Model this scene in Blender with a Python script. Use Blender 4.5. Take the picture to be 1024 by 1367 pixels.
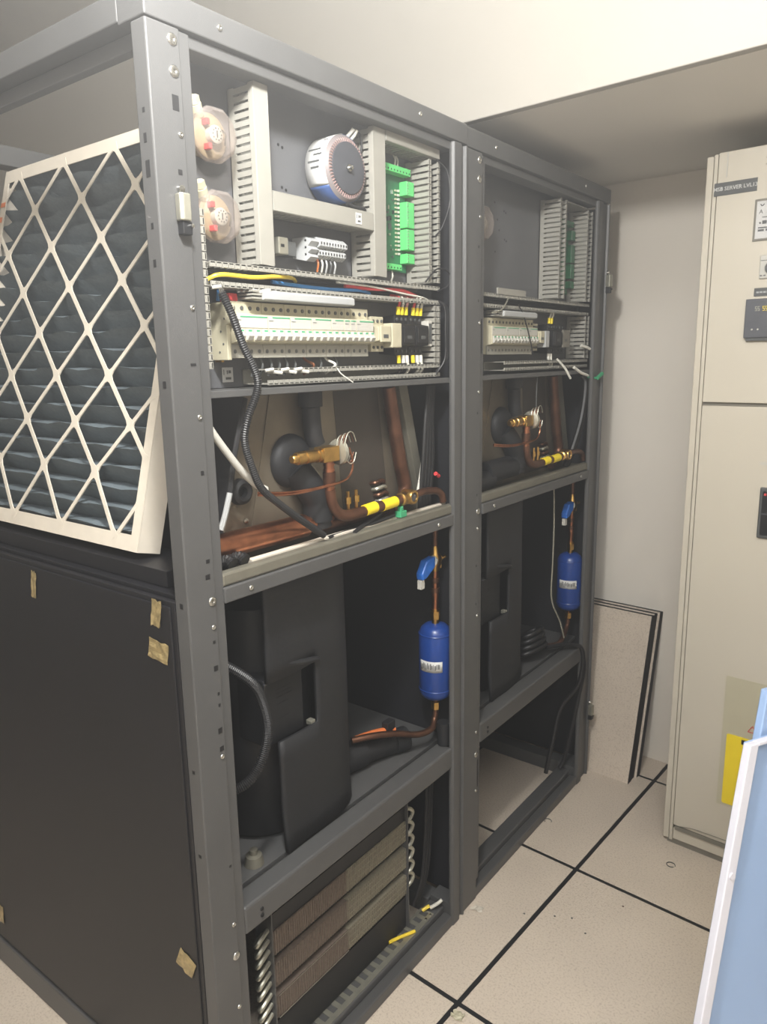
import bpy, bmesh, math, random
from mathutils import Vector, Matrix
random.seed(7)
for o in list(bpy.data.objects): bpy.data.objects.remove(o)
scn = bpy.context.scene
COL = scn.collection
TH = -0.05616            # the room (tile grid, walls, switchboard) is turned a little against the cabinets

# ------------------------------------------------------------------ camera
cd = bpy.data.cameras.new('camera'); cam = bpy.data.objects.new('camera', cd); COL.objects.link(cam)
fw = Vector((-.59719, .77593, -.20321)); rt = Vector((.79455, .60694, -.01749)); up = Vector((-.10976, .17190, .97898))
cam.matrix_world = Matrix(((rt.x, up.x, -fw.x, .9102), (rt.y, up.y, -fw.y, -.6839), (rt.z, up.z, -fw.z, 1.4723), (0, 0, 0, 1)))
cd.sensor_fit = 'VERTICAL'; cd.sensor_height = 36; cd.lens = 36 * 994.9 / 1367
cd.shift_y = 1.6 / 1367; cd.clip_start = .02
scn.camera = cam

# ------------------------------------------------------------------ light
w = bpy.data.worlds.new('world'); scn.world = w; w.use_nodes = True
w.node_tree.nodes['Background'].inputs[0].default_value = (.97, .985, 1, 1)
w.node_tree.nodes['Background'].inputs[1].default_value = .02
vs_ = w.node_tree.nodes.new('ShaderNodeVolumeScatter'); vs_.inputs['Density'].default_value = .16; vs_.inputs['Anisotropy'].default_value = .78  # air scatter added to imitate lens glare, not haze in the room
w.node_tree.links.new(vs_.outputs[0], w.node_tree.nodes['World Output'].inputs['Volume'])
def lamp(name, kind, loc, energy, col, size, aim=None):
    l = bpy.data.lights.new(name, kind); l.energy = energy; l.color = col
    o = bpy.data.objects.new(name, l); COL.objects.link(o); o.location = loc
    if kind == 'POINT': l.shadow_soft_size = size
    else:
        l.shape = 'RECTANGLE'; l.size, l.size_y = size
        if aim: o.rotation_euler = (Vector(aim) - Vector(loc)).to_track_quat('-Z', 'Y').to_euler()
    return o
lamp('work_lamp_light', 'POINT', (.46, -.25, 2.17), 80, (1, .985, .95), .06)
lamp('added_fill_light', 'AREA', (1.3, -1.3, 2.95), 62, (.98, .99, 1), (1.2, 1.2), (1.3, -1.3, 0))  # unseen soft fill lamp, added to lift the room's shade
scn.view_settings.view_transform = 'Standard'; scn.view_settings.look = 'None'
scn.view_settings.gamma = 1; scn.view_settings.use_curve_mapping = False
scn.view_settings.exposure = .46

# ------------------------------------------------------------------ materials
def lin(c):
    r = []
    for v in c:
        v /= 255
        r.append(v / 12.92 if v <= .04045 else ((v + .055) / 1.055) ** 2.4)
    return r
MATS = {}
def mat(name, col, rough=.5, metal=0, var=.08, scale=30, bump=0, bscale=200, spec=.5, trans=0, coat=0):
    m = bpy.data.materials.new(name); m.use_nodes = True; nt = m.node_tree
    b = nt.nodes['Principled BSDF']; c = lin(col)
    b.inputs['Roughness'].default_value = rough; b.inputs['Metallic'].default_value = metal
    b.inputs['Specular IOR Level'].default_value = spec
    b.inputs['Transmission Weight'].default_value = trans; b.inputs['Coat Weight'].default_value = coat
    tc = nt.nodes.new('ShaderNodeTexCoord')
    n = nt.nodes.new('ShaderNodeTexNoise'); n.inputs['Scale'].default_value = scale; n.inputs['Detail'].default_value = 4
    nt.links.new(tc.outputs['Object'], n.inputs['Vector'])
    r = nt.nodes.new('ShaderNodeValToRGB')
    r.color_ramp.elements[0].position = .3; r.color_ramp.elements[1].position = .7
    r.color_ramp.elements[0].color = [max(0, v * (1 - var)) for v in c] + [1]
    r.color_ramp.elements[1].color = [min(1, v * (1 + var)) for v in c] + [1]
    nt.links.new(n.outputs['Fac'], r.inputs['Fac']); nt.links.new(r.outputs['Color'], b.inputs['Base Color'])
    if bump:
        n2 = nt.nodes.new('ShaderNodeTexNoise'); n2.inputs['Scale'].default_value = bscale; n2.inputs['Detail'].default_value = 3
        nt.links.new(tc.outputs['Object'], n2.inputs['Vector'])
        bp = nt.nodes.new('ShaderNodeBump'); bp.inputs['Strength'].default_value = bump; bp.inputs['Distance'].default_value = .002
        nt.links.new(n2.outputs['Fac'], bp.inputs['Height']); nt.links.new(bp.outputs['Normal'], b.inputs['Normal'])
    MATS[name] = m
    return m
mat('frame', (80, 80, 80), .42, 0, .06, 9, .12, 500)
mat('panel', (24, 24, 28), .45, 0, .08, 6, .1, 400)
mat('plate', (92, 93, 96), .4, 0, .05, 8, .1, 300)
mat('interior', (26, 27, 32), .6)
mat('black', (22, 23, 26), .5)
mat('jacket', (26, 27, 30), .62, 0, .12, 12, .25, 90)
mat('rubber', (26, 26, 28), .6)
mat('gloss_black', (22, 22, 24), .48)
mat('hole', (14, 14, 16), .8)
mat('steel', (196, 196, 192), .25, 1, .1, 60)
mat('galv', (176, 174, 160), .4, .7, .12, 40)
mat('tray', (116, 113, 102), .45, .3, .1, 25)
mat('duct', (146, 144, 136), .5, 0, .03)
mat('cream', (184, 178, 154), .45, 0, .03)
mat('white', (190, 188, 180), .4, 0, .03)
mat('cream_shaded', (150, 148, 138), .45, 0, .03)  # breaker cream greyed to paint the shade on the lower terminals
mat('paper', (198, 198, 196), .6, 0, .03)
mat('grey_plastic', (168, 170, 170), .45, 0, .04)
mat('green_mark', (64, 158, 112), .5)
mat('pcb', (32, 104, 66), .35, 0, .25, 60)
mat('conn', (92, 196, 112), .45, 0, .05)
mat('copper', (172, 116, 88), .33, 1, .35, 28)
mat('old_copper', (108, 76, 60), .42, .85, .4, 22)
mat('brass', (196, 158, 92), .3, 1, .2, 40)
mat('blue_paint', (22, 58, 128), .3, 0, .06, 20)
mat('winding', (120, 112, 112), .5)
mat('blue_wrap', (58, 84, 134), .3, 0, .1, 40)
mat('blue_handle', (34, 98, 184), .4)
mat('yellow', (240, 214, 40), .45, 0, .03)
mat('yellow_wire', (232, 202, 60), .4)
mat('red', (206, 70, 72), .4)
mat('blue_wire', (70, 140, 206), .4)
mat('white_wire', (212, 210, 200), .4)
mat('orange', (206, 112, 60), .4)
mat('pink', (206, 150, 146), .45)
mat('coil_plate', (116, 108, 95), .42, .5, .25, 10, .15, 60)
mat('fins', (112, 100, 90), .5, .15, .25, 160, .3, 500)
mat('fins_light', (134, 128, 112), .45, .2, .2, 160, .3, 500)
mat('card', (204, 196, 182), .6, 0, .04, 30)
mat('media', (96, 106, 112), .85, 0, .12, 120, .5, 180)
mat('tape', (168, 150, 108), .35, .35, .3, 90, .9, 120)
mat('wall', (236, 229, 218), .85, 0, .02, 3, .06, 300)
mat('ceiling', (226, 222, 214), .9, 0, .02, 3)
mat('soffit_lightened', (232, 228, 220), .9, 0, .02, 3)  # bulkhead underside, colour lightened to make up for weak bounce light
mat('bulkhead_toned_down', (178, 174, 166), .9, 0, .02, 3)  # lit face of the same bulkhead, colour darkened against the strong lamp
mat('joint', (24, 26, 28), .7)
mat('board', (197, 190, 175), .42, 0, .015, 3)
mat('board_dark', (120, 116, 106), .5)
mat('label_grey', (78, 80, 80), .5)
mat('meter', (82, 84, 90), .4)
mat('door_blue', (150, 176, 214), .38, 0, .03, 4)
mat('door_white', (214, 214, 224), .4, 0, .02, 4)
mat('clear', (245, 240, 236), .06, 0, 0, 1, 0, 1, .5, .93)
mat('clear_body', (160, 146, 122), .4)
mat('lid_grey', (66, 68, 74), .5)
def clear_mat():
    m = bpy.data.materials.new('clear'); m.use_nodes = True; nt = m.node_tree; nt.nodes.clear()
    out = nt.nodes.new('ShaderNodeOutputMaterial'); mx = nt.nodes.new('ShaderNodeMixShader'); tr = nt.nodes.new('ShaderNodeBsdfTransparent'); gl = nt.nodes.new('ShaderNodeBsdfPrincipled'); lw = nt.nodes.new('ShaderNodeLayerWeight')
    tr.inputs[0].default_value = (.95, .93, .91, 1); gl.inputs['Base Color'].default_value = (.42, .38, .36, 1); gl.inputs['Roughness'].default_value = .12; lw.inputs[0].default_value = .35
    mr = nt.nodes.new('ShaderNodeMapRange'); mr.inputs[3].default_value = .03; mr.inputs[4].default_value = .45
    nt.links.new(lw.outputs['Facing'], mr.inputs[0]); nt.links.new(mr.outputs[0], mx.inputs[0]); nt.links.new(tr.outputs[0], mx.inputs[1]); nt.links.new(gl.outputs[0], mx.inputs[2]); nt.links.new(mx.outputs[0], out.inputs[0])
    MATS['clear'] = m
clear_mat()
mat('coil_dark', (58, 52, 46), .6)
mat('turns', (150, 122, 118), .45)
def floor_mat():
    m = mat('floor_tile', (212, 199, 183), .55, 0, .05, 5)
    nt = m.node_tree; b = nt.nodes['Principled BSDF']; ramp = b.inputs['Base Color'].links[0].from_node
    tc = nt.nodes['Texture Coordinate'] if 'Texture Coordinate' in nt.nodes else nt.nodes.new('ShaderNodeTexCoord')
    n = nt.nodes.new('ShaderNodeTexNoise'); n.inputs['Scale'].default_value = 190; n.inputs['Detail'].default_value = 6; n.inputs['Roughness'].default_value = .7
    nt.links.new(tc.outputs['Object'], n.inputs['Vector'])
    r = nt.nodes.new('ShaderNodeValToRGB'); r.color_ramp.elements[0].position = .36; r.color_ramp.elements[1].position = .5
    r.color_ramp.elements[0].color = (.62, .58, .54, 1); r.color_ramp.elements[1].color = (1, 1, 1, 1)
    nt.links.new(n.outputs['Fac'], r.inputs['Fac'])
    mx = nt.nodes.new('ShaderNodeMix'); mx.data_type = 'RGBA'; mx.blend_type = 'MULTIPLY'; mx.inputs[0].default_value = .8
    nt.links.new(ramp.outputs['Color'], mx.inputs[6]); nt.links.new(r.outputs['Color'], mx.inputs[7])
    nt.links.new(mx.outputs[2], b.inputs['Base Color'])
floor_mat()

# ------------------------------------------------------------------ mesh helpers
ORG = {}      # world (or room) coordinates of a thing's origin; its parts are modelled around it
def rv(v, a):
    c, s = math.cos(a), math.sin(a)
    return Vector((c * v[0] - s * v[1], s * v[0] + c * v[1], v[2]))
def thing(name, label, cat, org, room=False, group=None, kind=None):
    o = bpy.data.objects.new(name, None); COL.objects.link(o); o.empty_display_size = .05
    o.location = rv(org, TH) if room else Vector(org)
    if room: o.rotation_euler = (0, 0, TH)
    ORG[o] = Vector(org)
    if label: o['label'] = label
    if cat: o['category'] = cat
    if group: o['group'] = group
    if kind: o['kind'] = kind
    return o
def tag(o, label, cat, group=None, kind=None):
    o['label'] = label; o['category'] = cat
    if group: o['group'] = group
    if kind: o['kind'] = kind
    return o
def smooth_path(pts, k=6):
    pts = [Vector(p) for p in pts]
    if len(pts) < 3 or k < 2: return pts
    out = []
    ext = [pts[0] * 2 - pts[1]] + pts + [pts[-1] * 2 - pts[-2]]
    for i in range(1, len(ext) - 2):
        a, b, c, d = ext[i - 1], ext[i], ext[i + 1], ext[i + 2]
        for j in range(k):
            t = j / k
            out.append(.5 * ((2 * b) + (c - a) * t + (2 * a - 5 * b + 4 * c - d) * t * t + (3 * b - a - 3 * c + d) * t ** 3))
    out.append(pts[-1])
    return out
class MB:
    def __init__(s): s.v = []; s.f = []
    def add(s, vs, fs):
        n = len(s.v); s.v += [Vector(v) for v in vs]; s.f += [tuple(i + n for i in f) for f in fs]; return s
    def box(s, x0, x1, y0, y1, z0, z1):
        return s.add([(x, y, z) for x in (x0, x1) for y in (y0, y1) for z in (z0, z1)],
                     [(0, 1, 3, 2), (4, 6, 7, 5), (0, 4, 5, 1), (2, 3, 7, 6), (0, 2, 6, 4), (1, 5, 7, 3)])
    def obox(s, c, u, v, n, du, dv, dn):
        c, u, v, n = Vector(c), Vector(u), Vector(v), Vector(n)
        return s.add([c + u * a * du / 2 + v * b * dv / 2 + n * d * dn / 2 for a in (-1, 1) for b in (-1, 1) for d in (-1, 1)],
                     [(0, 1, 3, 2), (4, 6, 7, 5), (0, 4, 5, 1), (2, 3, 7, 6), (0, 2, 6, 4), (1, 5, 7, 3)])
    def prism(s, poly, axis, a, b):
        n = len(poly)
        def P(p, t): return {'x': (t, p[0], p[1]), 'y': (p[0], t, p[1]), 'z': (p[0], p[1], t)}[axis]
        return s.add([P(p, a) for p in poly] + [P(p, b) for p in poly],
                     [tuple(range(n))[::-1], tuple(range(n, 2 * n))] + [(i, (i + 1) % n, n + (i + 1) % n, n + i) for i in range(n)])
    def tube(s, pts, r, n=8, k=6, radii=None, cap=True):
        P = smooth_path(pts, k); m = len(P)
        t0 = (P[1] - P[0]).normalized(); u = t0.orthogonal().normalized(); vs = []
        for i, p in enumerate(P):
            t = (P[min(i + 1, m - 1)] - P[max(i - 1, 0)]).normalized()
            u = (u - t * u.dot(t)).normalized(); w = t.cross(u)
            rr = r if radii is None else radii(i, m)
            vs += [p + (u * math.cos(2 * math.pi * j / n) + w * math.sin(2 * math.pi * j / n)) * rr for j in range(n)]
        fs = [(i * n + j, i * n + (j + 1) % n, (i + 1) * n + (j + 1) % n, (i + 1) * n + j) for i in range(m - 1) for j in range(n)]
        if cap: fs += [tuple(range(n))[::-1], tuple(range((m - 1) * n, m * n))]
        return s.add(vs, fs)
    def lathe(s, prof, c, axis='z', n=24, a0=0, a1=2 * math.pi):
        full = abs(a1 - a0 - 2 * math.pi) < 1e-6; m = n if full else n + 1; c = Vector(c); vs = []
        for h, r in prof:
            for j in range(m):
                a = a0 + (a1 - a0) * j / n; p, q = r * math.cos(a), r * math.sin(a)
                vs.append(c + Vector({'z': (p, q, h), 'x': (h, p, q), 'y': (q, h, p)}[axis]))
        fs = []
        for i in range(len(prof) - 1):
            for j in range(n):
                k = (j + 1) % m if full else j + 1
                fs.append((i * m + j, i * m + k, (i + 1) * m + k, (i + 1) * m + j))
        if full:
            if prof[0][1] > 1e-6: fs.append(tuple(range(m))[::-1])
            if prof[-1][1] > 1e-6: fs.append(tuple(range((len(prof) - 1) * m, len(prof) * m)))
        return s.add(vs, fs)
    def cyl(s, p0, p1, r, n=16): return s.tube([p0, p1], r, n, 1)
    def build(s, name, m, parent=None, smooth=False, bevel=0, org=None, room=False, solid=0):
        if parent is not None:
            o0 = ORG[parent]
        else:
            if org is None:
                o0 = Vector(((min(v.x for v in s.v) + max(v.x for v in s.v)) / 2, (min(v.y for v in s.v) + max(v.y for v in s.v)) / 2, min(v.z for v in s.v)))
            else: o0 = Vector(org)
        me = bpy.data.meshes.new(name); me.from_pydata([v - o0 for v in s.v], [], s.f)
        bm = bmesh.new(); bm.from_mesh(me); bmesh.ops.remove_doubles(bm, verts=bm.verts, dist=1e-6)
        bmesh.ops.recalc_face_normals(bm, faces=bm.faces); bm.to_mesh(me); bm.free()
        me.materials.append(MATS[m])
        if smooth:
            me.shade_smooth(); me.set_sharp_from_angle(angle=math.radians(40))
        o = bpy.data.objects.new(name, me); COL.objects.link(o); ORG[o] = o0
        if parent is not None: o.parent = parent
        else:
            o.location = rv(o0, TH) if room else o0
            if room: o.rotation_euler = (0, 0, TH)
        if solid:
            md = o.modifiers.new('solid', 'SOLIDIFY'); md.thickness = solid; md.offset = 0
        if bevel:
            md = o.modifiers.new('bevel', 'BEVEL'); md.width = bevel; md.segments = 2; md.limit_method = 'ANGLE'
        return o
def Box(name, m, parent, *b, bevel=0, **k): return MB().box(*b).build(name, m, parent, bevel=bevel, **k)
def text(txt, name, m, parent, loc, size, rot, room=False, ext=.0004, bold=0):
    cu = bpy.data.curves.new('t', 'FONT'); cu.body = txt; cu.size = size; cu.extrude = ext; cu.resolution_u = 2; cu.offset = bold
    cu.align_x = 'CENTER'; cu.align_y = 'CENTER'
    t = bpy.data.objects.new('t', cu); COL.objects.link(t)
    bpy.context.view_layer.update()
    me = bpy.data.meshes.new_from_object(t.evaluated_get(bpy.context.evaluated_depsgraph_get()))
    bpy.data.objects.remove(t); me.name = name; me.materials.clear(); me.materials.append(MATS[m])
    o = bpy.data.objects.new(name, me); COL.objects.link(o); o.parent = parent
    o.location = Vector(loc) - ORG[parent]; o.rotation_euler = rot; ORG[o] = Vector(loc)
    return o

# ------------------------------------------------------------------ room
XT, YT, YW, XL = .104, 1.1787, 1.9196, -3.55
def struct(o): o['kind'] = 'structure'; return o
fl = struct(MB().box(XL, 2.6, -1.9, YW, -.05, -.0022).build('floor', 'joint', org=(0, 0, 0), room=True))
tile_me = None
for i in range(-6, 4):
    for j in range(-6, 2):
        x0, y0 = XT + .6 * i, YT + .6 * j
        x1, y1 = x0 + .6, y0 + .6
        if x0 > 2.3 or x1 < -2.6 or y1 < -1.6: continue
        cut = y1 > YW
        if cut:
            MB().box(x0 + .0062, x1 - .0062, y0 + .0062, YW, -.0022, 0).build('floor_tile', 'floor_tile', fl, bevel=.0008)
            continue
        if tile_me is None:
            o = MB().box(x0 + .0062, x1 - .0062, y0 + .0062, y1 - .0062, -.0022, 0).build('floor_tile', 'floor_tile', fl, bevel=.0008)
            for v in o.data.vertices: v.co -= Vector((x0, y0, 0))
            o.location = (x0, y0, 0); tile_me = o
        else:
            o = tile_me.copy(); COL.objects.link(o); o.location = (x0, y0, 0); o.parent = fl
struct(MB().box(XL, 2.6, YW, YW + .1, -.05, 3).build('wall_back', 'wall', org=(0, YW, 0), room=True))
struct(MB().box(XL - .1, XL, -1.9, YW + .1, -.05, 3).build('wall_left', 'wall', org=(XL, 0, 0), room=True))
struct(MB().box(2.6, 2.7, -2.0, YW + .1, -.05, 3).build('wall_right', 'wall', org=(2.6, 0, 0), room=True))
struct(MB().box(XL - .1, 2.6, -2.0, -1.9, -.05, 3).build('wall_front', 'wall', org=(0, -1.9, 0), room=True))
struct(MB().box(XL, 2.6, 1.005, 1.03, 2.033, 3).build('wall_bulkhead', 'bulkhead_toned_down', org=(0, 1, 2.033), room=True, bevel=.003))
struct(MB().box(XL, 2.6, 1.0305, YW, 2.033, 2.06).build('ceiling_soffit', 'soffit_lightened', org=(0, 1.4, 2.033), room=True))
struct(MB().box(XL - .1, 2.6, -1.9, YW + .1, 3, 3.1).build('ceiling', 'ceiling', org=(0, 0, 3), room=True))

# ------------------------------------------------------------------ cabinets
H = 1.966
PROTO = {}
def screw(parent, loc, r=.0035, axis='x', m='steel'):
    key = (round(r, 4), axis, m)
    if key not in PROTO:
        b = MB(); sg = 1 if axis == 'x' else -1
        b.lathe([(-.001 * sg, r), (.001 * sg, r), (.0022 * sg, r * .75), (.0026 * sg, r * .3), (.0015 * sg, r * .28), (.0015 * sg, 0)], (0, 0, 0), axis, 10)
        me = bpy.data.meshes.new('screw'); me.from_pydata(b.v, [], b.f); me.materials.append(MATS[m]); me.shade_smooth(); PROTO[key] = me
    o = bpy.data.objects.new('screw', PROTO[key]); COL.objects.link(o); o.parent = parent; o.location = Vector(loc) - ORG[parent]; return o
def cabinet(y0, y1, ya, yb, lab, dx=0., first=True):
    c = thing('cooling_cabinet', lab, 'cabinet', (dx - .45, (y0 + y1) / 2, 0))
    X0 = dx
    yl = ya - .021
    # posts
    post = MB().prism([(X0, y0), (X0, yl), (X0 - .003, yl + .001), (X0 - .032, yl + .001), (X0 - .032, y0)], 'z', 0, 1.922).build('post', 'frame', c, bevel=.0025)
    rail_top = 1.922 if first else 1.912
    MB().prism([(X0 - .006, ya - .019), (X0 - .006, ya), (X0 - .04, ya), (X0 - .04, ya - .003), (X0 - .009, ya - .003), (X0 - .009, ya - .019)], 'z', .05, rail_top).build('mounting_rail', 'frame', c, bevel=.001)
    pr = MB().prism([(X0, yb + .004), (X0, yb + .032), (X0 - .008, yb + .036), (X0 - .008, y1 - .008), (X0, y1 - .005), (X0, y1), (X0 - .03, y1), (X0 - .03, y1 - .003), (X0 - .0125, y1 - .004), (X0 - .0125, yb), (X0 - .006, yb)], 'z', 0, 1.922).build('post', 'frame', c, bevel=.002)
    for yy in (y0, y1 - .05): Box('rear_post', 'frame', c, -.9, -.862, yy, yy + .05, 0, 1.922, bevel=.003)
    # top frame
    MB().prism([(X0, 1.924), (X0, H - .003), (X0 - .003, H), (X0 - .06, H), (X0 - .06, 1.924)], 'y', y0, y1).build('top_beam', 'frame', c, bevel=.002)
    Box('beam_lip', 'frame', c, X0 - .05, X0 - .010, ya - .003, yb + .01, 1.906, 1.9235, bevel=.002)
    MB().box(-.9, X0 - .06, y0, y0 + .048, 1.928, H).box(-.9, X0 - .06, y0 + .03, y0 + .048, 1.905, 1.9275).build('side_beam', 'frame', c, bevel=.002)
    Box('side_beam', 'frame', c, -.9, X0 - .06, y1 - .05, y1, 1.92, H, bevel=.002)
    Box('rear_beam', 'frame', c, -.9, -.85, y0 + .05, y1 - .05, 1.912, 1.955, bevel=.002)
    if not first: Box('roof_panel', 'panel', c, -.85, X0 - .06, y0 + .049, y1 - .051, 1.945, 1.95)
    # walls
    if first:
        sp = MB().box(-.86, -.034, y0 + .001, y0 + .012, .075, 1.102).box(-.85, -.045, y0 - .002, y0 + .002, .085, 1.093).build('side_panel', 'panel', c, bevel=.003)
        for k, (tx, tz, tw, th, rot) in enumerate([(-.466, 1.058, .018, .055, -.06), (-.079, 1.077, .024, .045, -.05), (-.081, 1.012, .05, .035, -.1), (-.076, .421, .045, .04, -.3), (-.822, .155, .03, .05, 0)]):
            n, b = 5, MB(); rr = random.Random(k)
            vs = []
            for iz in range(n + 1):
                for ix in range(n + 1):
                    u, v = ix / n - .5, iz / n - .5
                    ju = rr.uniform(-.05, .05) if iz in (0, n) else 0
                    px, pz = u * tw + v * th * .12, (v + ju) * th
                    ca, sa = math.cos(rot), math.sin(rot)
                    vs.append((tx + px * ca - pz * sa, y0 - .0028 - rr.uniform(0, .0018), tz + px * sa + pz * ca))
            b.add(vs, [(a + r * (n + 1), a + 1 + r * (n + 1), a + 1 + (r + 1) * (n + 1), a + (r + 1) * (n + 1)) for r in range(n) for a in range(n)])
            b.build('tape', 'tape', sp, solid=.0004)
        Box('base_rail', 'frame', c, -.9, X0 - .033, y0 - .004, y0 + .03, 0, .072, bevel=.004)
        Box('ledge', 'panel', c, -.86, X0 - .034, y0 + .013, y0 + .05, 1.098, 1.108, bevel=.001)
        Box('filter_track', 'panel', c, -.86, -.09, y0 + .03, y0 + .13, 1.109, 1.137, bevel=.001)
    else:
        Box('side_panel', 'interior', c, -.85, -.045, y0 + .004, y0 + .01, .05, 1.92)
    Box('side_panel', 'interior', c, -.85, X0 - .031, y1 - .0025, y1, .05, 1.915)
    Box('back_panel', 'interior', c, -.885, -.875, y0 + .05, y1 - .05, .05, 1.1)
    # electrics plate
    pl = Box('mounting_plate', 'plate', c, -.098, -.094, ya - .01, y1 - .005, 1.428, 1.962)
    Box('plate_ledge', 'frame', c, -.094, X0 - .012, ya, yb + .012, 1.416, 1.427, bevel=.001)
    rr = random.Random(3)
    for (hy, hz) in ((.30, 1.82), (.31, 1.795), (.335, 1.845), (.345, 1.842), (.34, 1.775), (.35, 1.772), (.29, 1.74), (.285, 1.86)):
        MB().lathe([(-.0938, .0028), (-.0935, .0028)], (0, y0 + hy, hz), 'x', 8).build('plate_hole', 'hole', pl)
    # coil tray
    Box('tray_crossbar', 'frame', c, X0 - .035, X0 - .001, ya - .002, yb + .004, 1.086, 1.112, bevel=.002)
    MB().box(X0 - .026, X0 - .006, ya - .001, yb + .012, 1.1125, 1.135).build('tray_lip', 'tray', c, bevel=.004)
    Box('tray_floor', 'tray', c, -.85, X0 - .028, y0 + .14, y1 - .005, 1.112, 1.118)
    if first: Box('insulation_strip', 'card', c, X0 - .04, X0 - .0275, ya + .085, yb + .01, 1.119, 1.1375, bevel=.002)
    for yy in (ya + .055, yb - .06): screw(c, (X0 - .001, yy, 1.099), .005)
    # compressor deck
    MB().box(X0 - .05, X0 - .004, ya - .001, yb + .004, .458, .513).build('deck_channel', 'frame', c, bevel=.005)
    Box('deck', 'frame', c, -.85, X0 - .06, y0 + .015, y1 - .005, .5, .511, bevel=.001)
    for zz in (.475, .488): screw(c, (X0 - .004, ya + .04, zz), .004, m='hole')
    # base
    MB().box(X0 - .03, X0 - .002, ya - .04, yb + .004, 0, .03).box(X0 - .075, X0 - .03, ya - .04, yb + .004, .001, .046).build('base_rail', 'frame', c, bevel=.004)
    Box('base_rail', 'frame', c, -.9, X0 - .0765, y1 - .06, y1 - .01, 0, .05, bevel=.003)
    Box('base_corner', 'frame', c, X0 - .0755, X0 - .0135, yb + .005, y1 - .005, 0, .06, bevel=.002)
    # holes and screws
    def hole(y, z, w_, h_, x=X0): Box('post_hole', 'hole', post, x - .001, x + .0004, y - w_ / 2, y + w_ / 2, z - h_ / 2, z + h_ / 2)
    ys = yl - .014
    for z in ((1.905, 1.865) if True else ()): screw(c, (X0, ys + .001, z), .0085)
    for z in (1.785, 1.55, 1.39, 1.055, .828, .505, .335): screw(c, (X0, yl - .009, z), .0045)
    for z in (1.098, .44): screw(c, (X0, yl - .008, z), .008)
    if first:
        hole(ys, 1.825, .011, .02); hole(ys, 1.735, .007, .007); hole(ys, 1.468, .010, .004); hole(ys + .003, 1.305, .006, .007); hole(ys + .002, 1.165, .007, .006)
        hole(ys, 1.14, .009, .008); hole(yl - .01, 1.03, .005, .005); hole(yl - .01, .985, .008, .009); hole(yl - .008, .94, .004, .005); hole(yl - .008, .92, .004, .005)
        hole(yl - .01, .875, .008, .010); hole(yl - .009, .842, .008, .009); hole(yl - .008, .62, .004, .004)
        for (hx, hz, a, b_) in ((-.016, 1.81, .005, .006), (-.017, 1.775, .006, .012), (-.016, 1.735, .009, .022), (-.016, 1.66, .005, .008), (-.017, 1.61, .006, .010), (-.016, 1.44, .007, .010), (-.016, 1.10, .007, .008), (-.017, .815, .006, .006), (-.017, .66, .006, .006)):
            Box('post_hole', 'hole', post, hx - a / 2, hx + a / 2, y0 - .0005, y0 + .001, hz - b_ / 2, hz + b_ / 2)
    else:
        for z in (1.72, 1.6, 1.34, 1.14, .96, .86): hole(ys, z, .004, .006)
        hole(ya - .0095, 1.52, .005, .08, X0 - .006); hole(ya - .0095, .375, .005, .08, X0 - .006)
    for z in (1.6, 1.25, .25): Box('post_hole', 'hole', pr, X0 - .0065, X0 - .0055, yb + .001, yb + .0035, z - .03, z + .03)
    screw(c, (X0, (y0 + y1) / 2 + .23, 1.945), .005); screw(c, (X0, y0 + .13, 1.945), .005)
    return c
c1 = cabinet(0, .823, .077, .767, 'near grey cabinet frame with large black side panel and tape scraps')
c2 = cabinet(.8275, 1.676, .917, 1.585, 'far grey cabinet frame standing next to the leaning floor tiles', dx=-.005, first=False)

def hinge(parent, x, y, z, name='hinge'):
    h = MB().prism([(x, y - .008), (x + .014, y - .011), (x + .017, y - .006), (x + .017, y + .007), (x, y + .009)], 'z', z - .015, z + .022).build(name, 'galv', parent, bevel=.002)
    MB().box(x, x + .013, y - .006, y + .010, z - .033, z - .0155).build('hinge_socket', 'black', h, bevel=.001)
    MB().lathe([(0, .006), (.006, .005), (.0065, 0)], (x, y + .002, z + .029), 'x', 10).build('hinge_screw', 'steel', h, smooth=True)
    MB().lathe([(.006, .003), (.017, .003), (.018, 0)], (x, y + .008, z - .021), 'x', 8).build('hinge_pin', 'steel', h, smooth=True)
hinge(c1, 0, .037, 1.683)
hinge(c2, -.005, 1.668, 1.693); hinge(c2, -.005, 1.668, .25)

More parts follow.
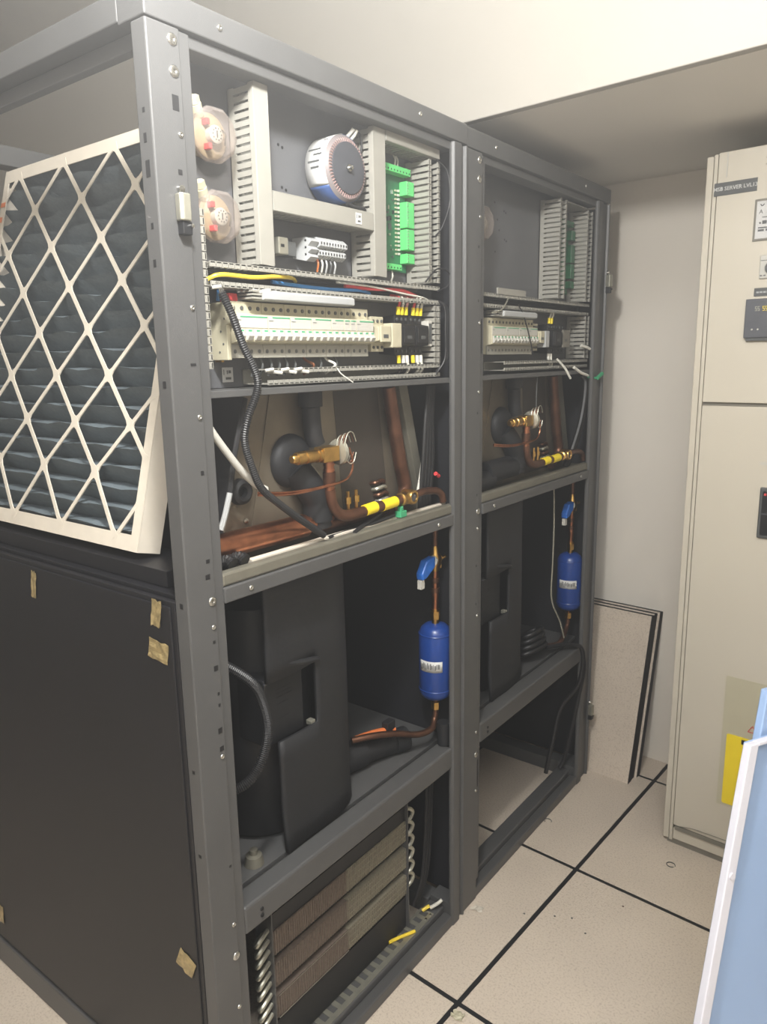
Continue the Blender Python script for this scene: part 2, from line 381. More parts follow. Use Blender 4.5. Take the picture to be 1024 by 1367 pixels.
# ------------------------------------------------------------------ air filter in the open side of the near cabinet
def air_filter():
    O = Vector((-.183, .04, 1.153)); sl = math.atan(.265)
    T = Vector((0, math.sin(sl), math.cos(sl))); N = Vector((0, -math.cos(sl), math.sin(sl))); S = Vector((-1, 0, 0))
    def F(s, t, n=0): return O + S * s + T * t + N * n
    f = thing('air_filter', 'cardboard-framed pleated air filter tilted in the open cabinet side', 'filter', O)
    Wd, Hh = .675, .772
    b = MB()
    def bar(s0, s1, t0, t1, n0, n1): b.add([F(s, t, n) for s in (s0, s1) for t in (t0, t1) for n in (n0, n1)], [(0, 1, 3, 2), (4, 6, 7, 5), (0, 4, 5, 1), (2, 3, 7, 6), (0, 2, 6, 4), (1, 5, 7, 3)])
    bar(0, Wd, 0, .028, -.002, 0); bar(0, Wd, Hh - .028, Hh, -.002, 0); bar(0, .022, .028, Hh - .028, -.002, 0); bar(Wd - .02, Wd, .028, Hh - .028, -.002, 0)
    b.build('front_frame', 'card', f)
    b = MB(); bar(0, .0025, 0, Hh, -.048, -.0025); bar(Wd - .0025, Wd, 0, Hh, -.048, -.0025); bar(.003, Wd - .003, 0, .0025, -.048, -.0025); bar(.003, Wd - .003, Hh - .0025, Hh, -.048, -.0025)
    b.build('side_frame', 'card', f)
    b = MB()
    rows = [.04 + .0893 * j for j in range(9)]
    def strip(p, q, w0, lift):
        d = Vector((q[0] - p[0], q[1] - p[1], 0)); L = d.length; d /= L; nn = Vector((-d.y, d.x, 0)); k = 8; pr = []
        for i in range(k + 1):
            u = i / k; e = min(u, 1 - u); hw = w0 / 2 * (1 + 1.3 * max(0, 1 - e / .16) ** 2)
            c_ = Vector((p[0], p[1], 0)) + d * L * u
            pr.append((c_ + nn * hw, c_ - nn * hw))
        vs = []
        for a, c_ in pr: vs += [F(a.x, a.y, lift), F(c_.x, c_.y, lift), F(a.x, a.y, -.0018), F(c_.x, c_.y, -.0018)]
        fs = []
        for i in range(k):
            a, c_ = i * 4, i * 4 + 4
            fs += [(a, c_, c_ + 1, a + 1), (a + 2, a + 3, c_ + 3, c_ + 2), (a, a + 2, c_ + 2, c_), (a + 1, c_ + 1, c_ + 3, a + 3)]
        b.add(vs, fs)
    def clip(p, q):
        # keep the part with s >= .02
        lo, hi = .012, Wd - .012
        if p[0] > q[0]: p, q = q, p
        if q[0] <= lo or p[0] >= hi: return None
        if p[0] < lo: t = (lo - p[0]) / (q[0] - p[0]); p = (lo, p[1] + (q[1] - p[1]) * t)
        if q[0] > hi: t = (hi - p[0]) / (q[0] - p[0]); q = (hi, p[1] + (q[1] - p[1]) * t)
        return p, q
    pts = [.018] + rows[1:8] + [Hh - .018]
    for j in range(8):
        odd = (8 - j) % 2 == 0          # the top row hangs on the odd columns
        off = .07 if odd else .16
        for m in range(-1, 5):
            s = off + .18 * m
            for sg in (-1, 1):
                r = clip((s, pts[j]), (s + sg * .09, pts[j + 1]))
                if r: strip(r[0], r[1], .0085, (.0003, .0006)[sg > 0])
    b.build('lattice', 'card', f)
    # pleated cloth
    n = 21; m = 24; vs, fs = [], []; rr = random.Random(5)
    for i in range(2 * n + 1):
        for j in range(m + 1):
            u = j / m; wob = .0035 * math.sin(u * 19 + i * 1.7) + .002 * math.sin(u * 47 + i)
            n_ = (-.006 if i % 2 else -.042) + wob * (1 if i % 2 else .2)
            t = .006 + (Hh - .012) * i / (2 * n) + (.009 if i % 2 else 0) + wob * .5
            vs.append(F(.004 + (Wd - .008) * u, min(t, Hh - .004), n_))
    for i in range(2 * n):
        for j in range(m): a = i * (m + 1) + j; fs.append((a, a + 1, a + m + 2, a + m + 1))
    MB().add(vs, fs).build('pleated_media', 'media', f)
    b = MB(); bar(.655, .674, .69, .70, .0008, .0014); bar(.66, .675, .655, .667, .0008, .0014)
    b.build('orange_sticker', 'orange', f)
air_filter()

# ------------------------------------------------------------------ wire ducts
def wire_duct(lab, a0, a1, b0, b1, vertical, cover, x0=-.0935, x1=-.03, group=None, pitch=.0125):
    """a: along its run, b: across. fingers stand on both long walls."""
    def bx(mb, xa, xb, aa, ab, ba, bb):
        if vertical: mb.box(xa, xb, ba, bb, aa, ab)
        else: mb.box(xa, xb, aa, ab, ba, bb)
    org = (x0, (b0 + b1) / 2, a0) if vertical else (x0, (a0 + a1) / 2, b0)
    d = thing('wire_duct', lab, 'wire duct', org, group=group)
    m = MB(); bx(m, x0, x0 + .002, a0, a1, b0, b1)
    for ba, bb in ((b0, b0 + .0018), (b1 - .0018, b1)):
        bx(m, x0, x0 + .014, a0, a1, ba, bb)
    m.build('base', 'duct', d)
    n = max(1, int((a1 - a0) / pitch)); p = (a1 - a0) / n
    tip = x1 - (.003 if cover else 0)
    for ba, bb in ((b0, b0 + .0018), (b1 - .0018, b1)):
        for i in range(n):
            m = MB(); bx(m, x0 + .014, tip, a0 + p * i + p * .16, a0 + p * (i + 1) - p * .16, ba, bb)
            if not cover:
                l0, l1 = (ba - .001, bb + .0055) if ba == b0 else (ba - .0055, bb + .001)
                bx(m, tip - .003, tip, a0 + p * i + p * .07, a0 + p * (i + 1) - p * .07, l0, l1)
            m.build('finger', 'duct', d)
    if cover:
        m = MB(); bx(m, tip, x1, a0, a1, b0 - .001, b1 + .001)
        for ba, bb in ((b0 - .003, b0 - .001), (b1 + .001, b1 + .003)): bx(m, x1 - .012, x1, a0, a1, ba, bb)
        m.build('cover', 'duct', d, bevel=.0008)
    return d
def electrics_ducts():
    wire_duct('covered vertical wire duct right of the two clear pressure switches', 1.628, 1.905, .2215, .2485, True, True)
    wire_duct('covered vertical wire duct between the toroid and the green board', 1.632, 1.905, .528, .561, True, True)
    wire_duct('open vertical wire duct right of the bright green board', 1.632, 1.882, .717, .757, True, False)
    wire_duct('short covered horizontal wire duct under the toroidal transformer', .2535, .523, 1.719, 1.745, False, True)
    wire_duct('covered horizontal wire duct above the green board', .567, .757, 1.890, 1.911, False, True)
    wire_duct('open long wire duct full of coloured wires, near cabinet', .11, .757, 1.588, 1.624, False, False)
    wire_duct('open wire duct below the long breaker row', .222, .757, 1.432, 1.458, False, False)
    wire_duct('open vertical wire duct half hidden behind the near post', 1.46, 1.70, .083, .104, True, False)
    wire_duct('open vertical wire duct right of the black contactors', 1.46, 1.585, .737, .757, True, False)
electrics_ducts()
E2 = .85
wire_duct('open left wire duct in the upper far cabinet', 1.632, 1.902, 1.372, 1.415, True, False)
wire_duct('open right wire duct in the upper far cabinet', 1.632, 1.895, 1.567, 1.607, True, False)
wire_duct('open horizontal wire duct above the far breaker row', .945, 1.60, 1.592, 1.624, False, False)
wire_duct('open horizontal wire duct below the far breaker row', 1.06, 1.60, 1.436, 1.459, False, False)
wire_duct('open vertical wire duct beside the far dark contactors', 1.462, 1.59, 1.575, 1.607, True, False)
tag(Box('duct_lid', 'duct', None, -.034, -.0295, 1.02, 1.17, 1.6245, 1.640), 'loose grey duct lid lying on the far wire duct', 'duct lid')
tag(Box('duct_lid', 'duct', None, -.0935, -.03, 1.417, 1.565, 1.896, 1.899), 'thin duct plate bridging the far upper wire ducts', 'duct lid')

# ------------------------------------------------------------------ breakers
def breakers(y, groups, labs, gname, p=.0181):
    for g, lab in zip(groups, labs):
        a, b_ = y + .0004, y + g * p - .0004
        t = thing('circuit_breaker', lab, 'breaker', (-.06, (a + b_) / 2, 1.477), group=gname)
        MB().prism([(-.0935, 1.484), (-.050, 1.477), (-.050, 1.500), (-.034, 1.503), (-.034, 1.547), (-.048, 1.549), (-.048, 1.5685), (-.0935, 1.567)][::-1], 'y', a, b_).build('body', 'cream', t, bevel=.0008)
        Box('lower_terminal', 'cream_shaded', t, -.052, -.0488, a, b_, 1.4775, 1.4995)
        lf = Box('label_plate', 'white', t, -.0345, -.0332, a + .001, b_ - .001, 1.526, 1.5455)
        Box('green_line', 'green_mark', lf, -.0333, -.0328, a + (.010 if g > 1 else .002), b_ - .001, 1.5425, 1.5445)
        Box('print', 'label_grey', lf, -.0333, -.0328, a + .002, a + min(.012, g * p - .006), 1.5375, 1.5385)
        for i in range(g):
            yc = a + p * (i + .5)
            MB().prism([(-.036, 1.505), (-.030, 1.506), (-.0255, 1.513), (-.029, 1.516), (-.030, 1.523), (-.036, 1.524)], 'y', yc - .0058, yc + .0058).build('toggle', 'white', t, bevel=.0006)
            Box('toggle_mark', 'green_mark', t, -.0312, -.0295, yc - .004, yc + .004, 1.5175, 1.5225)
            for zz in (1.558, 1.488): MB().lathe([(-.0489 + (.0005 if zz > 1.5 else 0), .0035), (-.0472 + (.0005 if zz > 1.5 else -.0012), .0035)], (0, yc, zz), 'x', 10).build('terminal_hole', 'label_grey', t)
        y += g * p
    return y
end = breakers(.159, [4, 3, 3, 3, 2, 1, 1, 3], ['four-pole cream breaker at the left end of the near row', 'three-pole breaker, second from the left in the near row', 'three-pole breaker, third from the left in the near row',
     'three-pole breaker, fourth from the left in the near row', 'two-pole breaker in the near row, left of two single poles', 'single-pole breaker right of the two-pole one, near row', 'single-pole breaker left of the last three-pole one, near row', 'three-pole breaker beside the cream contactor, near row'], 'breakers of the near row')
end2 = breakers(1.0, [4, 4, 3, 3], ['four-pole breaker at the left end of the far row', 'four-pole breaker, second from left in the far row', 'three-pole breaker, third from left in the far row', 'three-pole breaker beside the cream contactor in the far row'], 'breakers of the far row')
def end_block(y0, y1, lab):
    t = thing('main_switch_block', lab, 'switch', (-.07, y0, 1.474))
    MB().prism([(-.0935, 1.474), (-.046, 1.474), (-.046, 1.53), (-.034, 1.534), (-.034, 1.562), (-.05, 1.566), (-.0935, 1.566)][::-1], 'y', y0, y1).build('body', 'cream', t, bevel=.001)
    for z, x in ((1.487, -.065), (1.5, -.055), (1.52, -.06), (1.54, -.05)): MB().lathe([(-.0006, .0018), (.0005, .0018)], (x, y0, z), 'y', 8).build('rivet', 'label_grey', t)
    MB().box(-.08, -.065, y0 + .002, y1 - .001, 1.471, 1.4738).build('foot_clip', 'brass', t)
end_block(.150, .1585, 'cream end block at the left end of the near breaker row')
def label_card(lab, x, y, z, w_, h_, parent=None):
    t = thing('label_card', lab, 'label', (x, y, z))
    Box('card', 'paper', t, x, x + .0008, y, y + w_, z, z + h_)
    for i, (u, v, a, b_) in enumerate(((.12, .5, .06, .36), (.42, .55, .1, .25), (.58, .6, .22, .2), (.3, .18, .5, .16))): Box('print', 'label_grey', t, x + .0008, x + .001, y + u * w_, y + (u + a) * w_, z + v * h_, z + (v + b_) * h_)
label_card('small white printed label below the near breaker row', -.0938, .176, 1.437, .024, .025)
label_card('small square label on the short duct under the transformer', -.0298, .468, 1.722, .017, .02)
def terminal_cover(lab, y0, y1):
    t = thing('terminal_cover', lab, 'cover', (-.06, y0, 1.5705))
    MB().prism([(-.0935, 1.5705), (-.022, 1.5705), (-.019, 1.572), (-.019, 1.583), (-.025, 1.586), (-.0935, 1.586)][::-1], 'y', y0, y1).build('body', 'grey_plastic', t, bevel=.001)
    for z in (1.572, 1.5775, 1.583): Box('busbar', 'duct', t, -.06, -.024, y0 - .022, y0 - .0005, z, z + .003)
terminal_cover('long pale terminal cover lying above the near breaker row', .212, .446)
terminal_cover('short pale terminal cover above the far breaker row', 1.035, 1.22)

def contactor(y0, y1, m, lab, z0=1.478, z1=1.562, x1=-.03):
    t = thing('contactor', lab, 'contactor', (-.06, (y0 + y1) / 2, z0))
    MB().prism([(-.0935, z0 + .004), (x1 - .02, z0), (x1 - .02, z0 + .018), (x1, z0 + .022), (x1, z1 - .022), (x1 - .02, z1 - .018), (x1 - .02, z1), (-.0935, z1 - .004)][::-1], 'y', y0, y1).build('body', m, t, bevel=.0012)
    f = Box('face_plate', m, t, x1 - .001, x1 + .003, y0 + .004, y1 - .004, (z0 + z1) / 2 - .016, (z0 + z1) / 2 + .016, bevel=.001)
    Box('switch_mark', 'label_grey', f, x1 + .003, x1 + .0036, (y0 + y1) / 2 - .009, (y0 + y1) / 2 + .007, (z0 + z1) / 2 - .008, (z0 + z1) / 2 - .001)
    n = 3
    for i in range(n):
        yc = y0 + (y1 - y0) * (i + .5) / n
        for zz in (z1 - .009, z0 + .009): MB().lathe([(x1 - .0215, .0032), (x1 - .018, .0032), (x1 - .0175, 0)], (0, yc, zz), 'x', 10).build('terminal_screw', 'label_grey', t)
    return t
def wires_on(y, z0, up, m, yel=True):
    """a ferruled wire ending in a terminal"""
    s = 1 if up else -1
    t = thing('ferruled_wire', None, None, (-.045, y, z0))
    MB().tube([(-.047, y, z0), (-.046, y, z0 + s * .016)], .0042, 8, 1).build('ferrule', 'yellow' if yel else 'white_wire', t, smooth=True)
    dy = random.uniform(-.006, .008)
    MB().tube([(-.046, y, z0 + s * .014), (-.043, y + .002, z0 + s * .026), (-.046, y + dy * .6, z0 + s * .036), (-.065, y + dy, z0 + s * .04)], .0028, 8).build('wire', m, t, smooth=True)
    return t
contactor(.533, .574, 'cream', 'cream contactor at the right of the near breaker row', 1.486, 1.556)
tag(Box('contactor_label', 'cream', None, -.0935, -.028, .5755, .609, 1.494, 1.543, bevel=.002), 'pale module clipped between the cream and black contactors', 'label')
contactor(.613, .660, 'gloss_black', 'left black contactor with yellow wire ferrules')
contactor(.663, .712, 'gloss_black', 'right black contactor with yellow wire ferrules')
k = 0
for yy, mm in ((.622, 'red'), (.635, 'white_wire'), (.650, 'pink'), (.676, 'red'), (.690, 'white_wire'), (.704, 'white_wire')):
    t = wires_on(yy, 1.562, True, mm); k += 1
    tag(t, ['red wire, leftmost on top of the left black contactor', 'white wire, middle on top of the left black contactor', 'pink wire, rightmost on top of the left black contactor', 'red wire, leftmost on top of the right black contactor', 'white wire, middle on top of the right black contactor', 'white wire, rightmost on top of the right black contactor'][k - 1], 'wire', 'ferruled wires on the black contactors')
k = 0
for yy, mm in ((.622, 'rubber'), (.638, 'rubber'), (.652, 'white_wire'), (.674, 'rubber'), (.690, 'white_wire'), (.704, 'white_wire')):
    t = wires_on(yy, 1.478, False, mm, k in (0, 3)); k += 1
    tag(t, ['black wire, leftmost under the left black contactor', 'black wire, middle under the left black contactor', 'white wire, rightmost under the left black contactor', 'black wire, leftmost under the right black contactor', 'white wire, middle under the right black contactor', 'white wire, rightmost under the right black contactor'][k - 1], 'wire', 'ferruled wires on the black contactors')
tw = thing('interface_module', 'small white module with grey window beside the right black contactor', 'module', (-.06, .728, 1.495))
Box('body', 'white', tw, -.0935, -.036, .719, .734, 1.497, 1.552, bevel=.001); Box('window', 'label_grey', tw, -.0361, -.0352, .7215, .7315, 1.503, 1.546)
contactor(end2 + .004, end2 + .034, 'cream', 'cream contactor in the far cabinet', 1.486, 1.56)
tag(Box('contactor_label', 'grey_plastic', None, -.0935, -.026, end2 + .036, end2 + .06, 1.495, 1.54, bevel=.001), 'grey label module beside the far cream contactor', 'label')
contactor(1.35, 1.40, 'gloss_black', 'left dark contactor in the far cabinet'); contactor(1.405, 1.47, 'gloss_black', 'right dark contactor in the far cabinet', x1=-.034)
tag(MB().box(-.0355, -.0305, 1.415, 1.462, 1.495, 1.545).build('contactor_label', 'board_dark', bevel=.001), 'dusty label plate on the right dark far contactor', 'label')
for k, yy in enumerate((1.352, 1.368)):
    tag(wires_on(yy, 1.562, True, 'white_wire'), ['left', 'right'][k] + ' yellow-ferruled wire above the far dark contactor', 'wire', 'far contactor wires')
    tag(wires_on(yy, 1.478, False, 'white_wire', False), ['left', 'right'][k] + ' pale wire below the far dark contactor', 'wire', 'far contactor wires')

# ------------------------------------------------------------------ transformer, terminals, board, switches
def toroid():
    C = (0, .456, 1.818); t = thing('toroidal_transformer', 'round toroidal transformer with white and blue wrap on the upper plate', 'transformer', (-.09, .456, 1.756))
    R = .058
    MB().lathe([(-.0935, R - .012), (-.088, R), (-.0425, R), (-.037, R - .005), (-.036, R - .018)], C, 'x', 48).build('winding', 'winding', t, smooth=True)
    for a_, b__ in ((216, 330), (40, 94)): MB().lathe([(-.0885, R + .0004), (-.0425, R + .0004)], C, 'x', 20, math.radians(a_), math.radians(b__)).build('blue_tape', 'blue_wrap', t, smooth=True, solid=.0004)
    MB().lathe([(-.089, R + .0006), (-.0415, R + .0006)], C, 'x', 24, math.radians(95), math.radians(215)).build('paper_label', 'paper', t, smooth=True, solid=.0004)
    for k, (a, x0, w_) in enumerate(((120, -.08, .02), (128, -.06, .012), (150, -.085, .03), (160, -.07, .02), (172, -.082, .028), (182, -.075, .02))):
        MB().lathe([(x0, R + .001), (x0 + w_, R + .001)], C, 'x', 3, math.radians(a), math.radians(a + 3.5)).build('print', 'label_grey', t, solid=.0003)
    b = MB()
    for i in range(56):
        a = 2 * math.pi * i / 56; u = Vector((0, math.cos(a), math.sin(a))); c_ = Vector(C)
        b.tube([c_ + u * (R - .004) + Vector((-.0395, 0, 0)), c_ + u * (R - .008) + Vector((-.0358, 0, 0)), c_ + u * (R - .015) + Vector((-.0355, 0, 0))], .0009, 5, 2)
    b.build('copper_turns', 'turns', t, smooth=True)['kind'] = 'stuff'
    MB().lathe([(-.0358, R - .0125), (-.0335, R - .013), (-.033, R - .015), (-.0345, .012), (-.0345, 0)], C, 'x', 40).build('disc', 'lid_grey', t, smooth=True)
    MB().lathe([(-.0345, .007), (-.031, .007), (-.031, 0)], C, 'x', 6).build('nut', 'steel', t)
    MB().lathe([(-.032, .0035), (-.0245, .0035), (-.024, 0)], C, 'x', 10).build('bolt', 'steel', t, smooth=True)
    for k, yy in enumerate((.478, .488)):
        MB().tube([(-.06, yy, 1.876 - k * .003), (-.05, yy + .004, 1.886 - k * .003), (-.045, yy + .008, 1.893)], .0035, 8).build('lead', 'white_wire', t, smooth=True)
    MB().tube([(-.05, .49, 1.885), (-.05, .51, 1.89), (-.052, .518, 1.87), (-.055, .512, 1.845)], .002, 6).build('lead', 'rubber', t, smooth=True)
toroid()
def wire(lab, pts, r, m, cat='wire', name='wire', n=8, k=6, group=None):
    return tag(MB().tube(pts, r, n, k).build(name, m, smooth=True), lab, cat, group)
wire('dark lead running along the short duct under the toroid', [(-.04, .455, 1.757), (-.038, .475, 1.7535), (-.036, .50, 1.7535), (-.045, .515, 1.7525)], .0035, 'rubber')

tb = thing('terminal_strip', 'white rail terminal strip with wires below the short duct', 'terminal strip', (-.07, .43, 1.652))
for i in range(10):
    y = .384 + i * .0078
    MB().prism([(-.0935, 1.66), (-.06, 1.654), (-.05, 1.66), (-.05, 1.668), (-.056, 1.672), (-.046, 1.676), (-.046, 1.684), (-.056, 1.692), (-.0935, 1.695)][::-1], 'y', y, y + .0066).build('terminal', 'grey_plastic', tb, bevel=.0005)
    for zz, xx in ((1.681, -.0462), (1.664, -.0502)): Box('screw_hole', 'hole', tb, xx, xx + .0006, y + .002, y + .0046, zz - .002, zz + .002)
for i in range(5):
    y = .388 + i * .012
    MB().tube([(-.06, y, 1.656), (-.056, y, 1.645), (-.062, y + .003, 1.632)], .0018, 6).build('wire', ['orange', 'white_wire', 'grey_plastic', 'label_grey', 'grey_plastic'][i], tb, smooth=True)
te = thing('rail_end_clamp', 'white toothed end clamp left of the terminal strip', 'clamp', (-.07, .37, 1.65))
MB().prism([(-.0935, 1.655), (-.06, 1.648), (-.048, 1.655), (-.056, 1.662), (-.046, 1.668), (-.055, 1.674), (-.046, 1.682), (-.06, 1.690), (-.0935, 1.69)][::-1], 'y', .360, .382).build('body', 'grey_plastic', te, bevel=.0008)
for zz in (1.66, 1.672, 1.684): MB().lathe([(-.0005, .002), (.0005, .002)], (-.06, .3597, zz), 'y', 8).build('rivet', 'hole', te)
fh = thing('relay_module', 'small pale relay module left of the terminal strip', 'relay', (-.07, .31, 1.652))
Box('body', 'galv', fh, -.0935, -.062, .294, .318, 1.655, 1.684, bevel=.002); Box('slot', 'hole', fh, -.0622, -.0614, .299, .307, 1.667, 1.672); Box('dark_part', 'label_grey', fh, -.0935, -.07, .319, .345, 1.655, 1.68, bevel=.001); Box('rail', 'steel', fh, -.0935, -.088, .285, .465, 1.662, 1.665)

def board(dy, lab, clabel, bright=True):
    t = thing('controller_board', lab, 'circuit board', (-.09, .65 + dy, 1.655))
    cm = 'conn' if bright else 'pcb'
    Box('board', 'pcb', t, -.088, -.0862, .585 + dy, .708 + dy, 1.655, 1.862)
    def conn(name, y0, y1, z0, z1, n, horiz):
        q = MB().box(-.0862, -.066, y0, y1, z0, z1).build(name, cm, t, bevel=.001)
        for i in range(n):
            if horiz: yc = y0 + (y1 - y0) * (i + .5) / n; Box('pin', 'hole', q, -.0662, -.0656, yc - .0015, yc + .0015, z0 + .003, z0 + .006)
            else: zc = z0 + (z1 - z0) * (i + .5) / n; Box('pin', 'steel', q, -.0662, -.0655, y0 + .002, y0 + .0045, zc - .0012, zc + .0012)
    conn('top_connector', .595 + dy, .70 + dy, 1.848, 1.862, 10, True)
    for z0, z1, n in ((1.81, 1.838, 5), (1.745, 1.797, 9), (1.70, 1.742, 7), (1.672, 1.692, 3)): conn('side_connector', .685 + dy, .712 + dy, z0, z1, n, False)
    conn('bottom_connector', .60 + dy, .665 + dy, 1.655, 1.667, 6, True)
    r = random.Random(11)
    for i in range(16): Box('resistor', 'white', t, -.0862, -.083, .678 + dy, .683 + dy, 1.69 + i * .0085, 1.6945 + i * .0085)
    for i in range(16): Box('capacitor', 'cream', t, -.0862, -.0835, .668 + dy, .674 + dy, 1.69 + i * .0085, 1.6935 + i * .0085)
    for i in range(26):
        y = .595 + r.random() * .065 + dy; z = 1.675 + r.random() * .16; a, b_ = r.choice(((.004, .008), (.006, .004), (.009, .012), (.003, .003)))
        Box('chip', r.choice(('black', 'steel', 'white', 'label_grey', 'galv')), t, -.0862, -.0862 + r.choice((.002, .004, .007)), y, y + a, z, z + b_)
    for zz in (1.72, 1.708, 1.696): MB().lathe([(-.0862, .004), (-.078, .004), (-.0775, 0)], (0, .60 + dy, zz), 'x', 10).build('led', 'white', t, smooth=True)
board(0, 'green controller board with bright green plug connectors in the near cabinet', '')
board(.848, 'dim green controller board between the far wire ducts', '', False)
for k, (y, z) in enumerate(((.612, 1.866), (.655, 1.868), (.664, 1.867), (.64, 1.65))):
    s = -1 if k == 3 else 1
    wire(['pale wire rising from the left of the board\'s top plug', 'pale wire rising from the middle of the board\'s top plug', 'pale wire rising right of the middle of the top plug', 'white wire leaving the board\'s bottom plug'][k], [(-.075, y, z - .004 * s), (-.074, y + .001, z + .008 * s), (-.08, y + .003, z + .018 * s)], .002, 'white_wire', group='wires on the green board')

def pressure_switch(C, lab):
    t = thing('pressure_switch', lab, 'pressure switch', (-.09, C[1], C[2] - .038))
    c0 = (0, C[1], C[2])
    MB().lathe([(-.0935, .026), (-.075, .034), (-.066, .034), (-.062, .028), (-.060, 0)], c0, 'x', 32).build('body', 'clear_body', t, smooth=True)
    MB().lathe([(-.06, .0135), (-.05, .0135), (-.048, .011), (-.0478, 0)], c0, 'x', 24).build('dial', 'white', t, smooth=True)
    for i in range(10):
        a = 2 * math.pi * i / 10; MB().lathe([(-.0478, .0012), (-.0472, .0012)], (0, C[1] + .0085 * math.cos(a), C[2] + .0085 * math.sin(a)), 'x', 6).build('dial_dot', 'label_grey', t)
    Box('dial_slot', 'label_grey', t, -.0478, -.0472, C[1] - .001, C[1] + .001, C[2] - .005, C[2] + .005)
    for a, b_ in ((-.014, .016), (-.012, -.019)):
        Box('red_terminal', 'red', t, -.064, -.05, C[1] + a - .004, C[1] + a + .003, C[2] + b_ - .004, C[2] + b_ + .005, bevel=.001)
    MB().tube([(-.058, C[1] + .010, C[2] + .012), (-.05, C[1] + .018, C[2] + .004), (-.054, C[1] + .02, C[2] - .012)], .0016, 6).build('spring_wire', 'steel', t, smooth=True)
    MB().lathe([(-.066, .040), (-.055, .041), (-.046, .0385), (-.042, .033), (-.0415, 0)], c0, 'x', 10).build('clear_cover', 'clear', t, solid=.0012)
    MB().tube([(-.07, C[1] - .018, C[2] + .026), (-.064, C[1] - .028, C[2] + .040)], .0105, 14, 1).build('gland', 'cream', t, smooth=True)
    MB().tube([(-.064, C[1] - .028, C[2] + .0405), (-.061, C[1] - .033, C[2] + .049)], .0095, 6, 1).build('gland_nut', 'cream', t)
pressure_switch((0, .156, 1.817), 'upper round pressure switch under a clear cover')
pressure_switch((0, .157, 1.697), 'lower round pressure switch under a clear cover')
pressure_switch((0, .985, 1.79), 'pale round pressure switch half hidden behind the far cabinet post')

# wires in the ducts
r = random.Random(21)
wire('thick yellow wire leaving the long near wire duct', [(-.05, .115, 1.597), (-.035, .135, 1.606), (-.03, .20, 1.606), (-.035, .26, 1.612), (-.05, .31, 1.614), (-.07, .34, 1.612)], .0034, 'yellow_wire')
wire('blue wire inside the long near wire duct', [(-.06, .27, 1.606), (-.052, .34, 1.602), (-.055, .43, 1.602), (-.05, .50, 1.604), (-.065, .55, 1.602)], .0032, 'blue_wire')
wire('red wire inside the long near wire duct', [(-.055, .46, 1.61), (-.042, .53, 1.608), (-.04, .62, 1.611), (-.045, .68, 1.604), (-.06, .73, 1.598)], .0034, 'red')
wire('thin white wire inside the long near wire duct', [(-.05, .43, 1.615), (-.038, .52, 1.612), (-.04, .64, 1.604), (-.038, .70, 1.600), (-.045, .74, 1.594)], .002, 'white_wire')
for i in range(7):
    z = 1.594 + .0035 * i; x = -.078 + .004 * (i % 3)
    wire('black wire bundled in the long near wire duct', [(x, .12, z), (x + r.uniform(-.004, .01), .28, z + r.uniform(-.003, .003)), (x + r.uniform(-.004, .01), .45, z + r.uniform(-.003, .003)), (x + r.uniform(-.004, .008), .60, z + r.uniform(-.003, .003)), (x, .745, z - .003)], .0032, 'rubber', group='black wires of the near duct')
for i in range(5):
    z = 1.597 + .0045 * i
    wire('black wire bundled in the upper far wire duct', [(-.07, .95, z), (-.06, 1.15, z + r.uniform(-.002, .002)), (-.064, 1.35, z + r.uniform(-.002, .002)), (-.07, 1.59, z)], .0032, 'rubber', group='black wires of the far duct')
for i, (y, m) in enumerate(((.215, 'label_grey'), (.233, 'label_grey'), (.255, 'label_grey'), (.275, 'label_grey'), (.294, 'label_grey'), (.315, 'label_grey'), (.345, 'copper'), (.385, 'label_grey'), (.405, 'white_wire'), (.43, 'label_grey'))):
    wire('copper-coloured wire dropping from the near breaker row' if m == 'copper' else 'white wire bowing out below the near breaker row' if m == 'white_wire' else ['first', 'second', 'third', 'fourth', 'fifth', 'sixth', '', 'seventh', '', 'eighth'][i] + ' dark grey wire from the left under the near breaker row',
         [(-.066, y, 1.484), (-.06, y + .003, 1.472), (-.058 if m == 'label_grey' else -.04, y + .004, 1.462), (-.065, y + .002, 1.446)], .0024, m, group='wires under the near breakers')
wire('blue wire rising left of the near breaker row', [(-.08, .165, 1.57), (-.078, .166, 1.585), (-.08, .17, 1.60)], .0035, 'blue_wire')
tag(Box('red_plug', 'red', None, -.08, -.055, .168, .186, 1.5675, 1.582, bevel=.002), 'red plug at the left end of the near terminal cover', 'plug')
# markers clipped on the finger tips
for k, (y, z, s) in enumerate(((.225, 1.4585, 0), (.245, 1.456, 1), (.262, 1.4585, 0), (.28, 1.456, 1), (.295, 1.4585, 0), (.312, 1.456, 1), (.12, 1.588, 0), (.205, 1.588, 1), (.225, 1.588, 0), (.25, 1.588, 1))):
    tag(MB().tube([(-.031, y - .008, z - .003), (-.025, y + .006, z - .001 - .004 * s)], .003, 8, 1).build('wire_marker', 'white', smooth=True), ['first', 'second', 'third', 'fourth', 'fifth', 'sixth', 'first', 'second', 'third', 'fourth'][k] + ' white wire marker from the left along the ' + ('lower' if z < 1.5 else 'upper') + ' near duct', 'wire marker', 'marker sleeves ' + ('low' if z < 1.5 else 'up'))
